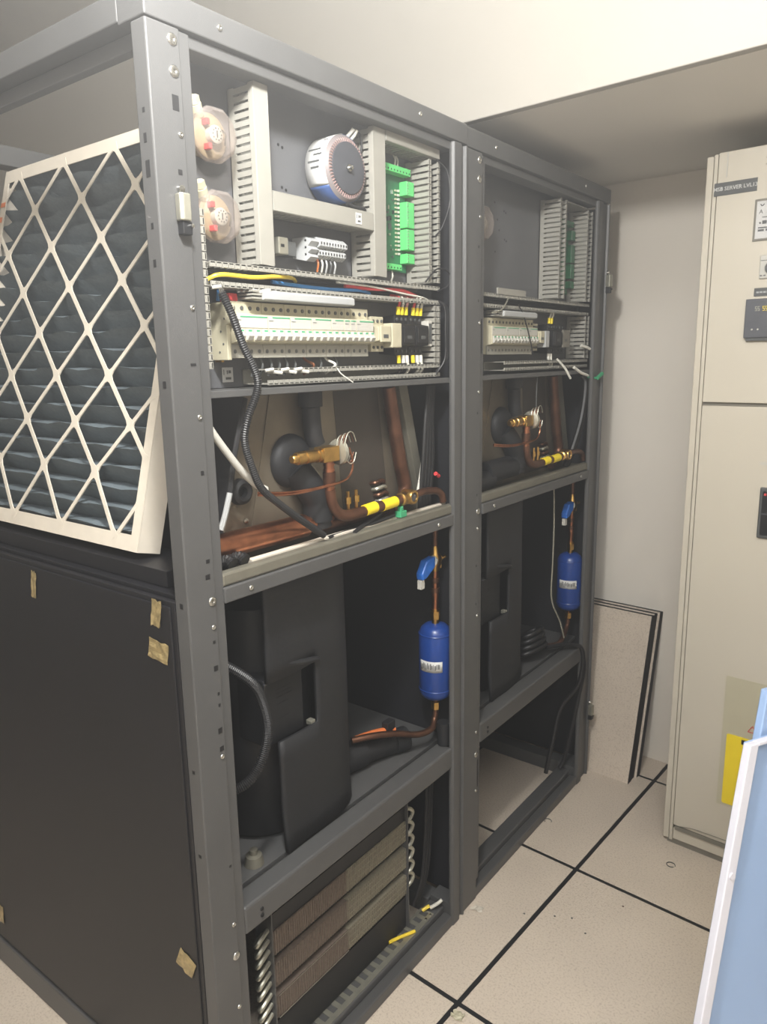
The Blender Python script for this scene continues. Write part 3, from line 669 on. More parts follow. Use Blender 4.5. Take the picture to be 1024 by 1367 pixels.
# thin black leads in front of the right post
wire('thin black lead looping down beside the green board', [(-.03, .745, 1.885), (-.015, .765, 1.86), (-.012, .768, 1.80), (-.02, .752, 1.75), (-.035, .745, 1.73)], .0014, 'gloss_black')
wire('black lead loop at the lower right of the green board', [(-.03, .70, 1.632), (-.02, .73, 1.66), (-.012, .765, 1.655), (-.015, .77, 1.63), (-.03, .745, 1.615)], .0018, 'gloss_black')
for i in range(3):
    wire(['left', 'middle', 'right'][i] + ' black lead hanging beside the interface module', [(-.05, .735, 1.60), (-.022, .760 + .005 * i, 1.585), (-.018, .761 + .005 * i, 1.53), (-.019, .760 + .005 * i, 1.47), (-.03, .74, 1.436 + .003 * i)], .0022, 'gloss_black', group='black leads by the right post')
wire('thin pale lead hanging below the near duct', [(-.028, .40, 1.456), (-.022, .405, 1.445), (-.015, .43, 1.4285)], .0012, 'white_wire')

# ------------------------------------------------------------------ corrugated conduits
def conduit(lab, pts, r, group=None, m='gloss_black', pitch=.0036):
    P = smooth_path(pts, 10); L = sum((P[i + 1] - P[i]).length for i in range(len(P) - 1)); n = int(L / (pitch / 2)); out = []; acc = 0; i = 0; d = L / n
    for q in range(n + 1):
        t = q * d
        while i < len(P) - 2 and acc + (P[i + 1] - P[i]).length < t: acc += (P[i + 1] - P[i]).length; i += 1
        s = (P[i + 1] - P[i]).length; out.append(P[i].lerp(P[i + 1], min(1, (t - acc) / s)))
    b = MB().tube(out, r, 10, 1, radii=lambda i, m_: r if i % 2 else r * .84)
    return tag(b.build('corrugated_conduit', m, smooth=False), lab, 'conduit', group)
conduit('long black corrugated conduit crossing in front of the near breakers', [(-.02, .122, 1.577), (-.008, .13, 1.543), (-.003, .144, 1.498), (.004, .166, 1.438), (.0, .143, 1.38), (-.004, .138, 1.344), (-.004, .151, 1.30), (-.004, .17, 1.262), (-.006, .212, 1.228), (-.009, .258, 1.196), (-.018, .335, 1.147)], .0068)
conduit('black corrugated conduit looping out beside the compressor', [(-.062, .06, .985), (-.042, .092, .966), (-.022, .136, .923), (-.02, .159, .879), (-.02, .170, .816), (-.02, .151, .765), (-.026, .122, .735), (-.045, .09, .722), (-.06, .062, .72)], .0095)
for k, y in enumerate((.098, .125)):
    conduit(['left', 'right'][k] + ' short stub of corrugated conduit on the near tray lip', [(-.055, y, 1.124), (-.048, y + .006, 1.138), (-.034, y + .014, 1.145), (-.022, y + .016, 1.1405)], .0115, 'conduit stubs', pitch=.004)
for k in range(3):
    tag(MB().tube([(-.03, .128 + .004 * k, 1.568), (-.028, .124 + .0035 * k, 1.585), (-.03, .12 + .004 * k, 1.594)], .0015, 6).build('strand', 'steel', smooth=True), ['left', 'middle', 'right'][k] + ' bare wire strand sticking out of the long conduit', 'wire', 'bare strands')

# ------------------------------------------------------------------ evaporator section
def coil_section(dy, near, xo=0.):
    w_ = 'near' if near else 'far'
    xp = -.09 + xo
    t = thing('evaporator_coil', 'A-shaped evaporator coil end with brown metal plate in the ' + w_ + ' cabinet', 'coil', (xp, .45 + dy, 1.119))
    poly = [(.14 + dy, 1.119), (.772 + dy, 1.119), (.672 + dy, 1.415), (.222 + dy, 1.415)]
    MB().prism(poly, 'x', xp - .003, xp).build('end_plate', 'coil_plate', t)
    MB().prism([(.745 + dy, 1.1195), (.772 + dy, 1.1195), (.690 + dy, 1.414), (.658 + dy, 1.414)], 'x', xp + .0005, xp + .016).build('edge_flange', 'tray', t, bevel=.001)
    MB().prism([(.205 + dy, 1.119), (.215 + dy, 1.119), (.29 + dy, 1.414), (.28 + dy, 1.414)], 'x', xp + .0003, xp + .002).build('bend_line', 'coil_plate', t)
    MB().prism([(.48 + dy, 1.13), (.635 + dy, 1.13), (.60 + dy, 1.41), (.455 + dy, 1.41)], 'x', xp + .0003, xp + .0008).build('opening', 'coil_dark', t)
    for k in range(2):
        a0, a1 = ((.15, .235), (.764, .665))[k]; s = 1 if k == 0 else -1
        MB().add([(x, y + dy, z) for x in (xp - .004, -.8) for (y, z) in ((a0, 1.12), (a1, 1.413), (a1 + s * .045, 1.413), (a0 + s * .05, 1.12))],
                 [(0, 1, 2, 3), (7, 6, 5, 4), (0, 4, 5, 1), (1, 5, 6, 2), (2, 6, 7, 3), (3, 7, 4, 0)]).build('fin_block', 'interior', t)
    for i in range(5):
        z = 1.15 + i * .014; y = .615 - i * .006 + dy
        MB().tube([(xp, y - .02, z), (xp + .012, y - .018, z + .002), (xp + .014, y, z + .005), (xp + .010, y + .014, z), (xp, y + .016, z - .004)], .0048, 8).build('return_bend', 'galv' if i % 2 else 'old_copper', t, smooth=True)
    MB().lathe([(xp, .005), (xp + .004, .005), (xp + .005, 0)], (0, .205 + dy, 1.19), 'x', 8).build('plate_bolt', 'steel', t, smooth=True)
    # suction riser
    p = thing('suction_riser', 'brown copper riser pipe beside the pale coil edge, ' + w_ + ' cabinet', 'pipe', (xp + .02, .66 + dy, 1.16))
    MB().tube([(xp + .02, .615 + dy, 1.412), (xp + .02, .634 + dy, 1.33), (xp + .02, .655 + dy, 1.24), (xp + .022, .668 + dy, 1.185), (xp + .026, .645 + dy, 1.155), (xp + .03, .60 + dy, 1.146)], .0155, 16).build('pipe', 'old_copper', p, smooth=True)
    # black insulated pipes
    q = thing('insulated_pipe', 'black foam-insulated vertical pipe in front of the ' + w_ + ' coil plate', 'pipe', (xp + .02, .36 + dy, 1.31))
    MB().tube([(xp + .02, .368 + dy, 1.413), (xp + .02, .368 + dy, 1.385)], .023, 16, 1).build('upper_sleeve', 'jacket', q, smooth=True)
    MB().tube([(xp + .02, .368 + dy, 1.384), (xp + .02, .372 + dy, 1.335), (xp + .022, .378 + dy, 1.312)], .0175, 16).build('lower_sleeve', 'jacket', q, smooth=True)
    q = thing('insulated_elbow', 'bulging black insulated elbow behind the ' + w_ + ' brass valve', 'pipe', (xp + .02, .35 + dy, 1.13))
    MB().lathe([(xp + .0015, .052), (xp + .01, .050), (xp + .018, .042), (xp + .022, .025), (xp + .023, 0)], (0, .325 + dy, 1.285), 'x', 24).build('disc', 'jacket', q, smooth=True)
    MB().tube([(xp + .012, .325 + dy, 1.27), (xp + .024, .345 + dy, 1.24), (xp + .027, .368 + dy, 1.205), (xp + .027, .37 + dy, 1.165)], .029, 18).build('sleeve', 'jacket', q, smooth=True)
    MB().tube([(xp + .027, .37 + dy, 1.165), (xp + .027, .371 + dy, 1.152)], .026, 18, 1).build('collar', 'rubber', q, smooth=True)
    # expansion valve
    xv = -.032 + xo
    v = thing('expansion_valve', 'brass expansion valve with copper capillary coil, ' + w_ + ' cabinet', 'valve', (xv, .35 + dy, 1.26))
    prof = [(.272, .006), (.274, .008), (.284, .009), (.285, .0115), (.292, .0125), (.30, .0125), (.301, .0105), (.306, .0105), (.307, .0125), (.33, .0125), (.331, .011), (.338, .011), (.339, .0135), (.345, .0135)]
    MB().lathe([(h, r_) for h, r_ in prof], (xv, dy, 1.297), 'y', 18).build('stem', 'brass', v, smooth=True)
    MB().obox((xv, .368 + dy, 1.297), (0, 1, 0), (0, 0, 1), (1, 0, 0), .044, .029, .027).build('body', 'brass', v, bevel=.002)
    MB().lathe([(.392, .012), (.396, .024), (.402, .026), (.408, .022), (.410, 0)], (xv, dy, 1.297), 'y', 20).build('diaphragm_head', 'galv', v, smooth=True)
    for i in range(5):
        rr_ = .024 + .0018 * i; cx = (xv + .004 + .004 * i)
        MB().tube([(cx, .405 + dy + .008 * i * .3 + rr_ * .55 * math.cos(a), 1.305 + rr_ * math.sin(a)) for a in [math.radians(20 + 40 * j) for j in range(9)]], .0011, 6, 3).build('capillary_loop', 'old_copper' if i % 2 else 'galv', v, smooth=True)
    # liquid line: valve -> tee -> sight glass
    l = thing('liquid_line', 'copper liquid line rising to the ' + w_ + ' brass valve, with yellow tags', 'pipe', (xv, .45 + dy, 1.15))
    MB().tube([(xv, .372 + dy, 1.286), (xv, .372 + dy, 1.225)], .0098, 14, 1).build('drop_pipe', 'copper', l, smooth=True)
    for z in (1.278, 1.268): MB().tube([(xv, .372 + dy, z), (xv, .372 + dy, z - .004)], .0112, 14, 1).build('ring', 'copper', l, smooth=True)
    MB().tube([(xv, .372 + dy, 1.262), (xv, .372 + dy, 1.235)], .0125, 14, 1).build('reducer', 'old_copper', l, smooth=True)
    MB().tube([(xv, .372 + dy, 1.228), (xv, .377 + dy, 1.20), (xv + .002, .396 + dy, 1.176), (xv + .004, .43 + dy, 1.168), (xv + .006, .50 + dy, 1.17), (xv + .008, .612 + dy, 1.174)], .0112, 14).build('run', 'old_copper', l, smooth=True)
    for a, b_ in ((.468, .502), (.525, .572)):
        MB().tube([(xv + .0066, a + dy, 1.1705), (xv + .0075, b_ + dy, 1.1725)], .0119, 14, 1).build('yellow_tag', 'yellow', l, smooth=True)
    for yy in (.43, .456):
        MB().tube([(xv - .004, yy + dy, 1.178), (xv - .004, yy + dy, 1.19)], .0035, 8, 1).build('service_stub', 'brass', l, smooth=True)
        MB().tube([(xv - .004, yy + dy, 1.19), (xv - .004, yy + dy, 1.203)], .0062, 6, 1).build('service_valve', 'brass', l)
        MB().tube([(xv - .004, yy + dy, 1.203), (xv - .004, yy + dy, 1.215)], .0035, 8, 1).build('service_tip', 'brass', l, smooth=True)
    g = thing('sight_glass', 'round brass sight glass on the ' + w_ + ' liquid line', 'sight glass', (xv + .01, .62 + dy, 1.16))
    MB().lathe([(.588, .0115), (.59, .0145), (.60, .0145), (.603, .012), (.608, .013), (.612, .0145)], (xv + .008, dy, 1.174), 'y', 16).build('union', 'brass', g, smooth=True)
    MB().lathe([(xv - .006, .0165), (xv + .018, .0165), (xv + .022, .0145), (xv + .022, .0105), (xv + .019, .010)], (0, .624 + dy, 1.175), 'x', 20).build('body', 'brass', g, smooth=True)
    MB().lathe([(xv + .0192, .0098), (xv + .0196, 0)], (0, .624 + dy, 1.175), 'x', 16).build('glass', 'lid_grey', g, smooth=True)
    wire('brown copper pipe curving from the ' + w_ + ' sight glass to the post', [(xv + .008, .641 + dy, 1.175), (xv + .008, .68 + dy, 1.178), (xv + .008, .73 + dy, 1.172), (xv + .008, .752 + dy, 1.16), (xv + .008, .76 + dy, 1.1425)], .0085, 'old_copper', 'pipe', 'copper_pipe', 12)
    # capillaries
    for i in range(2):
        wire(['upper', 'lower'][i] + ' thin copper capillary running to the ' + w_ + ' valve', [(-.03 + xo, .185 + dy, 1.250 - .004 * i), (-.02 + xo, .25 + dy, 1.242 - .004 * i), (-.016 + xo, .32 + dy, 1.240 - .002 * i), (-.014 + xo, .39 + dy, 1.243), (-.014 + xo, .416 + dy, 1.256), (-.014 + xo, .421 + dy, 1.28), (-.018 + xo, .416 + dy, 1.305)], .0022, 'copper', 'pipe', 'capillary', 6)
    return t
coil_section(0, True)
coil_section(.83, False, -.004)
# near only: large suction header, tubes, strap
h = thing('suction_header', 'thick shiny copper header pipe low behind the near tray lip', 'pipe', (-.05, .25, 1.13))
MB().tube([(-.066, .082, 1.162), (-.065, .20, 1.1615), (-.064, .33, 1.161)], .0225, 20).build('pipe', 'copper', h, smooth=True)
MB().tube([(-.064, .33, 1.161), (-.062, .36, 1.161), (-.056, .385, 1.168), (-.052, .392, 1.188)], .0165, 16).build('branch', 'copper', h, smooth=True)
MB().tube([(-.063, .36, 1.156), (-.062, .45, 1.153), (-.062, .58, 1.154)], .017, 16).build('run', 'old_copper', h, smooth=True)
hb = thing('insulated_header', 'black foam-sleeved header pipe low in the far coil bay', 'pipe', (-.05, 1.05, 1.13))
MB().tube([(-.066, .945, 1.15), (-.066, 1.05, 1.153)], .024, 18, 1).build('inner_sleeve', 'jacket', hb, smooth=True)
MB().tube([(-.073, 1.03, 1.168), (-.073, 1.21, 1.170)], .030, 18, 1).build('outer_sleeve', 'jacket', hb, smooth=True)
wire('white plastic strap sagging in front of the near coil', [(-.03, .085, 1.375), (-.028, .103, 1.348), (-.026, .143, 1.298), (-.026, .175, 1.268), (-.026, .20, 1.254)], .0062, 'white', 'strap', 'plastic_tube', 10)
wire('dark rubber tube behind the white strap', [(-.055, .19, 1.41), (-.05, .165, 1.35), (-.05, .15, 1.30), (-.05, .14, 1.255)], .005, 'rubber', 'tube', 'rubber_tube')
wire('pale clear tube end behind the near post', [(-.05, .14, 1.255), (-.05, .127, 1.22), (-.05, .115, 1.195)], .005, 'grey_plastic', 'tube', 'clear_tube')
tag(MB().lathe([(-.0895, .024), (-.078, .022), (-.074, .016), (-.078, .010), (-.088, .009)], (0, .195, 1.245), 'x', 20).build('rubber_grommet', 'rubber', smooth=True), 'round black rubber grommet in the near coil plate', 'grommet')
tag(MB().box(-.030, -.014, .578, .60, 1.1365, 1.150).box(-.027, -.017, .583, .592, 1.150, 1.160).build('green_connector', 'green_mark', bevel=.001), 'small green plug on the near tray below the sight glass', 'connector')
wire('black cable lying along the near coil tray', [(-.03, .36, 1.135), (-.034, .42, 1.1345), (-.03, .50, 1.1375), (-.026, .57, 1.143)], .004, 'rubber', 'cable', 'cable')
wire('second black cable bending over the near tray lip', [(-.012, .42, 1.1365), (-.026, .46, 1.139), (-.033, .51, 1.146), (-.033, .53, 1.152)], .0042, 'rubber', 'cable', 'cable')
for k in range(4):
    wire(['leftmost', 'second', 'third', 'rightmost'][k] + ' black cable hanging right of the near coil', [(-.05, .74 + .006 * k, 1.41), (-.05, .728 + .008 * k, 1.34), (-.048, .715 + .012 * k, 1.25), (-.05, .705 + .012 * k, 1.16), (-.05, .70 + .012 * k, 1.122)], .0055, 'gloss_black', 'cable', 'cable', group='cables right of the near coil')
wire('pale cable among the black ones right of the near coil', [(-.056, .73, 1.30), (-.054, .722, 1.25), (-.054, .712, 1.21), (-.056, .702, 1.17)], .004, 'white_wire', 'cable', 'cable')
tag(MB().tube([(-.04, .752, 1.208), (-.04, .765, 1.200)], .005, 10, 1).build('red_plug', 'red', smooth=True), 'red plug end showing beside the near inner post', 'plug')
for k in range(3):
    wire(['left', 'middle', 'right'][k] + ' black cable dropping down the far cabinet\'s right side', [(-.03, 1.565 + .008 * k, 1.408), (-.02, 1.57 + .006 * k, 1.38), (-.022, 1.55 + .01 * k, 1.28), (-.03, 1.51 + .012 * k, 1.19), (-.04, 1.48 + .012 * k, 1.135)], .0085 - .002 * k, 'gloss_black', 'cable', 'cable', group='far right cables')
wire('white cable tail poking out below the far duct', [(-.03, 1.375, 1.462), (-.015, 1.40, 1.435), (-.006, 1.42, 1.405)], .0035, 'white_wire')
wire('second white cable tail right of the first, far cabinet', [(-.02, 1.475, 1.436), (-.012, 1.51, 1.42), (-.006, 1.55, 1.41)], .0045, 'white_wire')
wire('white stub lead at the upper right of the far duct', [(-.028, 1.54, 1.50), (-.02, 1.56, 1.496), (-.015, 1.58, 1.49)], .0045, 'white_wire')
tag(MB().tube([(.0, 1.61, 1.40), (.004, 1.64, 1.414)], .006, 10, 1).tube([(-.02, 1.585, 1.405), (0, 1.61, 1.40)], .0035, 8, 1).build('green_lead', 'green_mark', smooth=True), 'green lead tip sticking out of the far cabinet side', 'lead')
wire('thin dark wire hanging over the far breaker row', [(-.028, 1.125, 1.605), (-.022, 1.15, 1.57), (-.02, 1.19, 1.50), (-.022, 1.20, 1.475)], .0018, 'rubber')
wire('thin pale wire arching over the far breaker row', [(-.028, .985, 1.578), (-.022, 1.02, 1.585), (-.024, 1.05, 1.602), (-.03, 1.075, 1.618)], .002, 'galv')
wire('thin grey wire hanging before the far coil plate', [(-.03, 1.25, 1.415), (-.032, 1.252, 1.36), (-.034, 1.256, 1.30)], .0018, 'label_grey')

# ------------------------------------------------------------------ compressor bay
def compressor(dy, near):
    w_ = 'near' if near else 'far'
    t = thing('compressor', 'tall compressor wrapped in a black foam jacket in the ' + w_ + ' cabinet', 'compressor', (-.2, .3 + dy, .5))
    MB().lathe([(.515, .10), (.53, .112), (.95, .112), (1.0, .095), (1.02, .04), (1.022, 0)], (-.2, .31 + dy, 0), 'z', 28).build('shell', 'black', t, smooth=True)
    for fx, fy in ((-.085, .175), (-.11, .42), (-.29, .2), (-.29, .42)):
        MB().lathe([(.5115, .02), (.53, .016), (.532, .008), (.542, .008), (.5425, 0)], (fx, fy + dy, 0), 'z', 12).build('foot', 'tray' if (fx, fy) == (-.085, .175) else 'rubber', t, smooth=True)
    path = [(-.056, .205), (-.056, .27), (-.058, .34), (-.062, .40), (-.072, .44), (-.092, .468), (-.125, .484), (-.18, .49), (-.25, .478), (-.30, .44)]
    P = smooth_path([(x, y + dy, 0) for x, y in path], 5)
    def sheet(y_from, z0, z1, flare=0):
        Q = [p for p in P if p.y >= y_from + dy or p.x < -.1]
        n = len(Q); m = 6; vs, fs = [], []
        for j in range(m + 1):
            z = z0 + (z1 - z0) * j / m
            fz = flare * max(0, 1 - j / 2)
            for p in Q: vs.append((p.x + fz + .0015 * math.sin(p.y * 40 + z * 11), p.y, z))
        for j in range(m):
            for i in range(n - 1): fs.append((j * n + i, j * n + i + 1, (j + 1) * n + i + 1, (j + 1) * n + i))
        return vs, fs
    b = MB()
    b.add(*sheet(.228, .516, .752, .006)); b.add(*sheet(.335, .752, .882)); b.add(*sheet(.0, .882, 1.083))
    b.build('jacket', 'jacket', t, smooth=True, solid=.008)
    MB().tube([(-.055, .345 + dy, .885), (-.05, .325 + dy, .892), (-.052, .29 + dy, .898), (-.056, .262 + dy, .905)], .006, 8).build('jacket_flap', 'jacket', t, smooth=True)
    bx = MB().box(-.15, -.072, .212 + dy, .318 + dy, .742, .880).build('terminal_box', 'black', t, bevel=.004)
    for i, z in enumerate((.85, .842, .834, .82, .79)): Box('embossed_line', 'gloss_black', bx, -.0723, -.0713, .245 + dy, (.285 if i < 3 else .275) + dy, z, z + .002)
    MB().box(-.076, -.0695, .213 + dy, .317 + dy, .872, .8750).build('edge_highlight', 'meter', bx)  # lighter strip painting the highlight along the box's top edge
    MB().box(-.072, -.058, .322 + dy, .335 + dy, .748, .758).build('strap_end', 'galv', t, bevel=.001)
    return t
compressor(0, True); compressor(.815, False)

def filter_drier(xc, yc, lab, vlab):
    t = thing('filter_drier', lab, 'filter drier', (xc, yc, .6))
    r_ = .041
    MB().lathe([(.632, .012), (.635, .026), (.643, .036), (.655, r_), (.806, r_), (.819, .036), (.828, .026), (.831, .012)], (xc, yc, 0), 'z', 32).build('shell', 'blue_paint', t, smooth=True)
    for z in (.662, .806): MB().lathe([(z - .002, r_), (z, r_ + .0012), (z + .002, r_)], (xc, yc, 0), 'z', 32).build('seam', 'blue_paint', t, smooth=True)
    a0 = math.radians(-118); a1 = math.radians(-32)
    lb = MB().lathe([(.716, r_ + .0005), (.744, r_ + .0005)], (xc, yc, 0), 'z', 14, a0, a1).build('paper_label', 'paper', t, smooth=True, solid=.0004)
    rr_ = random.Random(4)
    for k in range(14):
        a = a0 + (a1 - a0) * (.08 + .84 * k / 14)
        MB().lathe([(.720 + rr_.uniform(0, .006), r_ + .001), (.734 + rr_.uniform(0, .007), r_ + .001)], (xc, yc, 0), 'z', 1, a, a + .03 + .04 * rr_.random()).build('print', 'label_grey', lb, solid=.0003)
    for z0, z1, rr, mm, n in ((.594, .632, .007, 'old_copper', 12), (.603, .622, .0115, 'brass', 6), (.831, .842, .009, 'brass', 12), (.842, .862, .0125, 'brass', 6), (.862, .868, .010, 'brass', 12)):
        MB().tube([(xc, yc, z0), (xc, yc, z1)], rr, n, 1).build('fitting', mm, t, smooth=n > 6)
    v = thing('ball_valve', vlab, 'valve', (xc, yc, .868))
    MB().tube([(xc, yc, .868), (xc + .001, yc - .001, .90), (xc - .001, yc + .001, .925), (xc, yc, .965)], .0085, 12).build('pipe', 'copper', v, smooth=True)
    for z in (.91, .935): MB().tube([(xc, yc, z), (xc, yc, z + .012)], .0108, 12, 1).build('joint', 'old_copper', v, smooth=True)
    MB().tube([(xc, yc, .965), (xc, yc, .975), (xc, yc, .985), (xc, yc, 1.0), (xc, yc, 1.01), (xc, yc, 1.028)], .012, 14, 1, radii=lambda i, m: (.010, .012, .0165, .0165, .012, .009)[i]).build('valve_body', 'brass', v, smooth=True)
    MB().tube([(xc, yc, 1.028), (xc, yc, 1.085)], .008, 12, 1).build('upper_pipe', 'old_copper', v, smooth=True)
    MB().tube([(xc + .004, yc - .014, .994), (xc + .006, yc - .022, .994)], .0125, 14, 1).build('stem_washer', 'white', v, smooth=True)
    hn = MB().prism([(yc - .024, 1.008), (yc - .024, .982), (yc - .06, .962), (yc - .075, .960), (yc - .078, .975), (yc - .058, 1.004)], 'x', xc - .003, xc + .017).build('handle', 'blue_handle', v, bevel=.003)
    MB().box(xc + .001, xc + .012, yc - .077, yc - .063, .938, .9595).build('white_tag', 'white', hn)
    MB().tube([(xc + .01, yc + .012, .995), (xc + .018, yc + .02, 1.0)], .0045, 6, 1).build('service_port', 'brass', v, smooth=True)
    MB().tube([(xc + .012, yc + .006, .972), (xc + .014, yc + .008, 1.002)], .0018, 6, 1).build('port_wire', 'brass', v, smooth=True)
filter_drier(-.058, .776, 'blue filter drier cylinder in the near cabinet', 'brass ball valve with blue handle above the near filter drier')
filter_drier(-.061, 1.592, 'blue filter drier cylinder in the far cabinet', 'brass ball valve with blue handle above the far filter drier')
wire('dark copper pipe bending away under the near filter drier', [(-.058, .776, .593), (-.058, .77, .575), (-.05, .745, .562), (-.06, .70, .563), (-.08, .64, .585), (-.10, .58, .60), (-.13, .53, .60)], .008, 'old_copper', 'pipe', 'copper_pipe', 12)
wire('dark pipe bending away under the far filter drier', [(-.061, 1.592, .593), (-.061, 1.58, .57), (-.05, 1.50, .545), (-.08, 1.44, .545)], .008, 'old_copper', 'pipe', 'copper_pipe', 12)
tag(MB().tube([(-.032, .772, .575), (-.032, .773, .516)], .016, 16, 1).build('black_sleeve', 'jacket', smooth=True), 'upright black foam sleeve below the near filter drier', 'sleeve')
ip = thing('insulated_pipe', 'black insulated pipe lying on the near compressor deck', 'pipe', (-.12, .58, .5))
MB().tube([(-.17, .44, .55), (-.15, .53, .549), (-.14, .575, .548)], .036, 18).build('thick_sleeve', 'jacket', ip, smooth=True)
MB().tube([(-.14, .57, .546), (-.115, .66, .542), (-.10, .69, .541)], .028, 18).build('thin_sleeve', 'rubber', ip, smooth=True)
MB().tube([(-.112, .665, .543), (-.098, .70, .542)], .030, 18, 1).build('end_sleeve', 'jacket', ip, smooth=True)
wire('bright copper stub resting on the black insulated pipe', [(-.13, .545, .596), (-.115, .60, .594), (-.10, .655, .584)], .0085, 'orange', 'pipe', 'copper_stub', 12)
tag(MB().box(-.115, -.095, .625, .655, .5785, .612).build('pipe_clamp', 'rubber', bevel=.002), 'black pipe clamp block above the insulated pipe', 'clamp')
for k in range(3):
    wire(['left', 'middle', 'right'][k] + ' black cable hanging below the near deck', [(-.06, .735 + .012 * k, .456), (-.062, .738 + .012 * k, .38), (-.066, .736 + .012 * k, .25), (-.07, .725 + .012 * k, .14), (-.08, .70 + .012 * k, .07)], .0045, 'rubber', 'cable', 'cable', group='cables below the near deck')
# far bay: coiled tubing and cables
for k in range(4):
    cy, cz, a, b_ = 1.395, .563 + .006 * k, .065 - .006 * k, .045 - .003 * k
    wire(['lowest', 'second lowest', 'second highest', 'topmost'][k] + ' loop of the black tubing coiled on the far deck', [(-.10 + a * .6 * math.cos(q), cy + a * math.sin(q), cz - .03 + .012 * k + .05 * (1 + math.cos(q)) * .3) for q in [2 * math.pi * i / 12 for i in range(13)]], .008, 'gloss_black', 'tubing', 'coiled_tube', 10, 4, 'coil of black tubing')
wire('thin grey cable curving down behind the far filter drier', [(-.085, 1.50, 1.08), (-.075, 1.488, .95), (-.072, 1.48, .82), (-.07, 1.475, .70), (-.05, 1.50, .62), (-.04, 1.515, .56)], .0028, 'galv', 'cable', 'cable')
wire('thick black cable curving over the far deck edge', [(-.07, 1.44, .545), (-.04, 1.50, .54), (-.015, 1.54, .531), (.004, 1.562, .515), (.007, 1.567, .45), (-.006, 1.56, .38), (-.05, 1.53, .30), (-.06, 1.50, .20), (-.07, 1.47, .08)], .0075, 'gloss_black', 'cable', 'cable')
wire('second black cable hanging inside the far base', [(.002, 1.578, .50), (.006, 1.58, .43), (-.01, 1.582, .33), (-.03, 1.578, .2), (-.05, 1.572, .09), (-.06, 1.56, .06)], .007, 'rubber', 'cable', 'cable')

# ------------------------------------------------------------------ reheat coil in the near base
rc = thing('heat_exchanger', 'three-row finned heat exchanger standing in the near base', 'coil', (-.075, .42, .05))
Y0, Y1 = .195, .648
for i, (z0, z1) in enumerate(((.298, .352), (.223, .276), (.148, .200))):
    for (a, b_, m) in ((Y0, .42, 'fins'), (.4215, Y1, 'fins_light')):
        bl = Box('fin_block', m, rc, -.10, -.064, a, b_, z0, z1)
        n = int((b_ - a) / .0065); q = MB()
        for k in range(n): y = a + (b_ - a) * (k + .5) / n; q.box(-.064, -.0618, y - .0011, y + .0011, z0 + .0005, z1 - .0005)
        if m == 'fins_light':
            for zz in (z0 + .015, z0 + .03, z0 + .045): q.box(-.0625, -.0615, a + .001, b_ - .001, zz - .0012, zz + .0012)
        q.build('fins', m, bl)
    Box('row_bar', 'black', rc, -.10, -.078, Y0, Y1, z0 - .0218, z0 - .0003)
Box('top_cap', 'black', rc, -.10, -.066, Y0, Y1, .3525, .39); Box('foot_bar', 'black', rc, -.10, -.066, Y0, Y1, .05, .1375)
for z in (.148, .2005): MB().tube([(-.0615, Y0 + .003, z), (-.0615, .42, z)], .0012, 6, 1).build('bright_edge', 'steel', rc)
for y in (Y0 - .006, Y1 + .0035): Box('end_plate', 'frame', rc, -.105, -.058, y - .003, y, .05, .44)
for i in range(9):
    z = .162 + i * .024 + (i // 3) * .003
    MB().tube([(-.07, Y0 - .009, z), (-.066, Y0 - .030, z - .004), (-.068, Y0 - .042, z - .013), (-.08, Y0 - .03, z - .018), (-.085, Y0 - .009, z - .018)], .0052, 8).build('return_bend', 'galv', rc, smooth=True)
for i in range(6):
    z = .16 + i * .036
    MB().tube([(-.068, Y1 + .004, z), (-.064, Y1 + .02, z + .008), (-.062, Y1 + .028, z + .024), (-.066, Y1 + .018, z + .036), (-.07, Y1 + .004, z + .036)], .005, 8).build('return_bend', 'galv', rc, smooth=True)
# slotted strip on the near base rail
ss = thing('slotted_strip', 'grey slotted metal strip lying on the near base rail', 'strip', (-.055, .5, .0465))
y = .17
n = 20; p = (.728 - y) / n
q = MB().box(-.046, -.034, y, .728, .0462, .0482).box(-.074, -.068, y, .728, .0462, .0482)
for k in range(n + 1):
    yy = y + p * k; q.box(-.068, -.046, max(y, yy - p * .22), min(.728, yy + p * .22), .0462, .0482)
q.build('strip', 'galv', ss)
for yy in (.70, .72): MB().lathe([(.0482, .004), (.0505, .003), (.051, 0)], (-.04, yy, 0), 'z', 8).build('rivet', 'steel', ss, smooth=True)
wire('short yellow wire offcut on the slotted strip', [(-.066, .575, .0545), (-.058, .60, .053), (-.046, .625, .053), (-.036, .645, .0535)], .0042, 'yellow_wire')
wire('white wire tail at the end of the slotted strip', [(-.05, .735, .054), (-.036, .748, .065), (-.028, .758, .074)], .0045, 'white_wire')
wire('yellow wire stub beside the white wire tail', [(-.062, .715, .053), (-.056, .725, .058), (-.05, .732, .062)], .0045, 'yellow_wire')

# ------------------------------------------------------------------ spare floor tiles leaning on the back wall
U = Vector((1, 0, 0))
def lean(xr, y_b, y_t, z_t, lab):
    d = Vector((0, y_t - y_b, z_t)); d = d / d.length; n = Vector((0, -d.z, d.y))
    t = thing('spare_floor_tile', lab, 'floor tile', (xr - .3, y_b, 0), room=True, group='spare floor tiles by the wall')
    c = Vector((xr - .3, y_b, 0)) + d * .297 + n * -.008
    MB().obox(c + n * .0075, U, d, n, .594, .594, .003).build('face', 'floor_tile', t)
    MB().obox(c + n * -.0055, U, d, n, .598, .598, .023).build('core', 'joint', t, bevel=.001)
    MB().obox(c + n * .0065, U, d, n, .600, .600, .0012).build('edge_trim', 'joint', t)
lean(.043, 1.700, 1.838, .580, 'front spare floor tile leaning beside the far cabinet')
lean(.041, 1.730, 1.868, .580, 'middle spare floor tile of the leaning stack')
lean(.050, 1.760, 1.898, .580, 'rear spare floor tile of the leaning stack, against the wall')

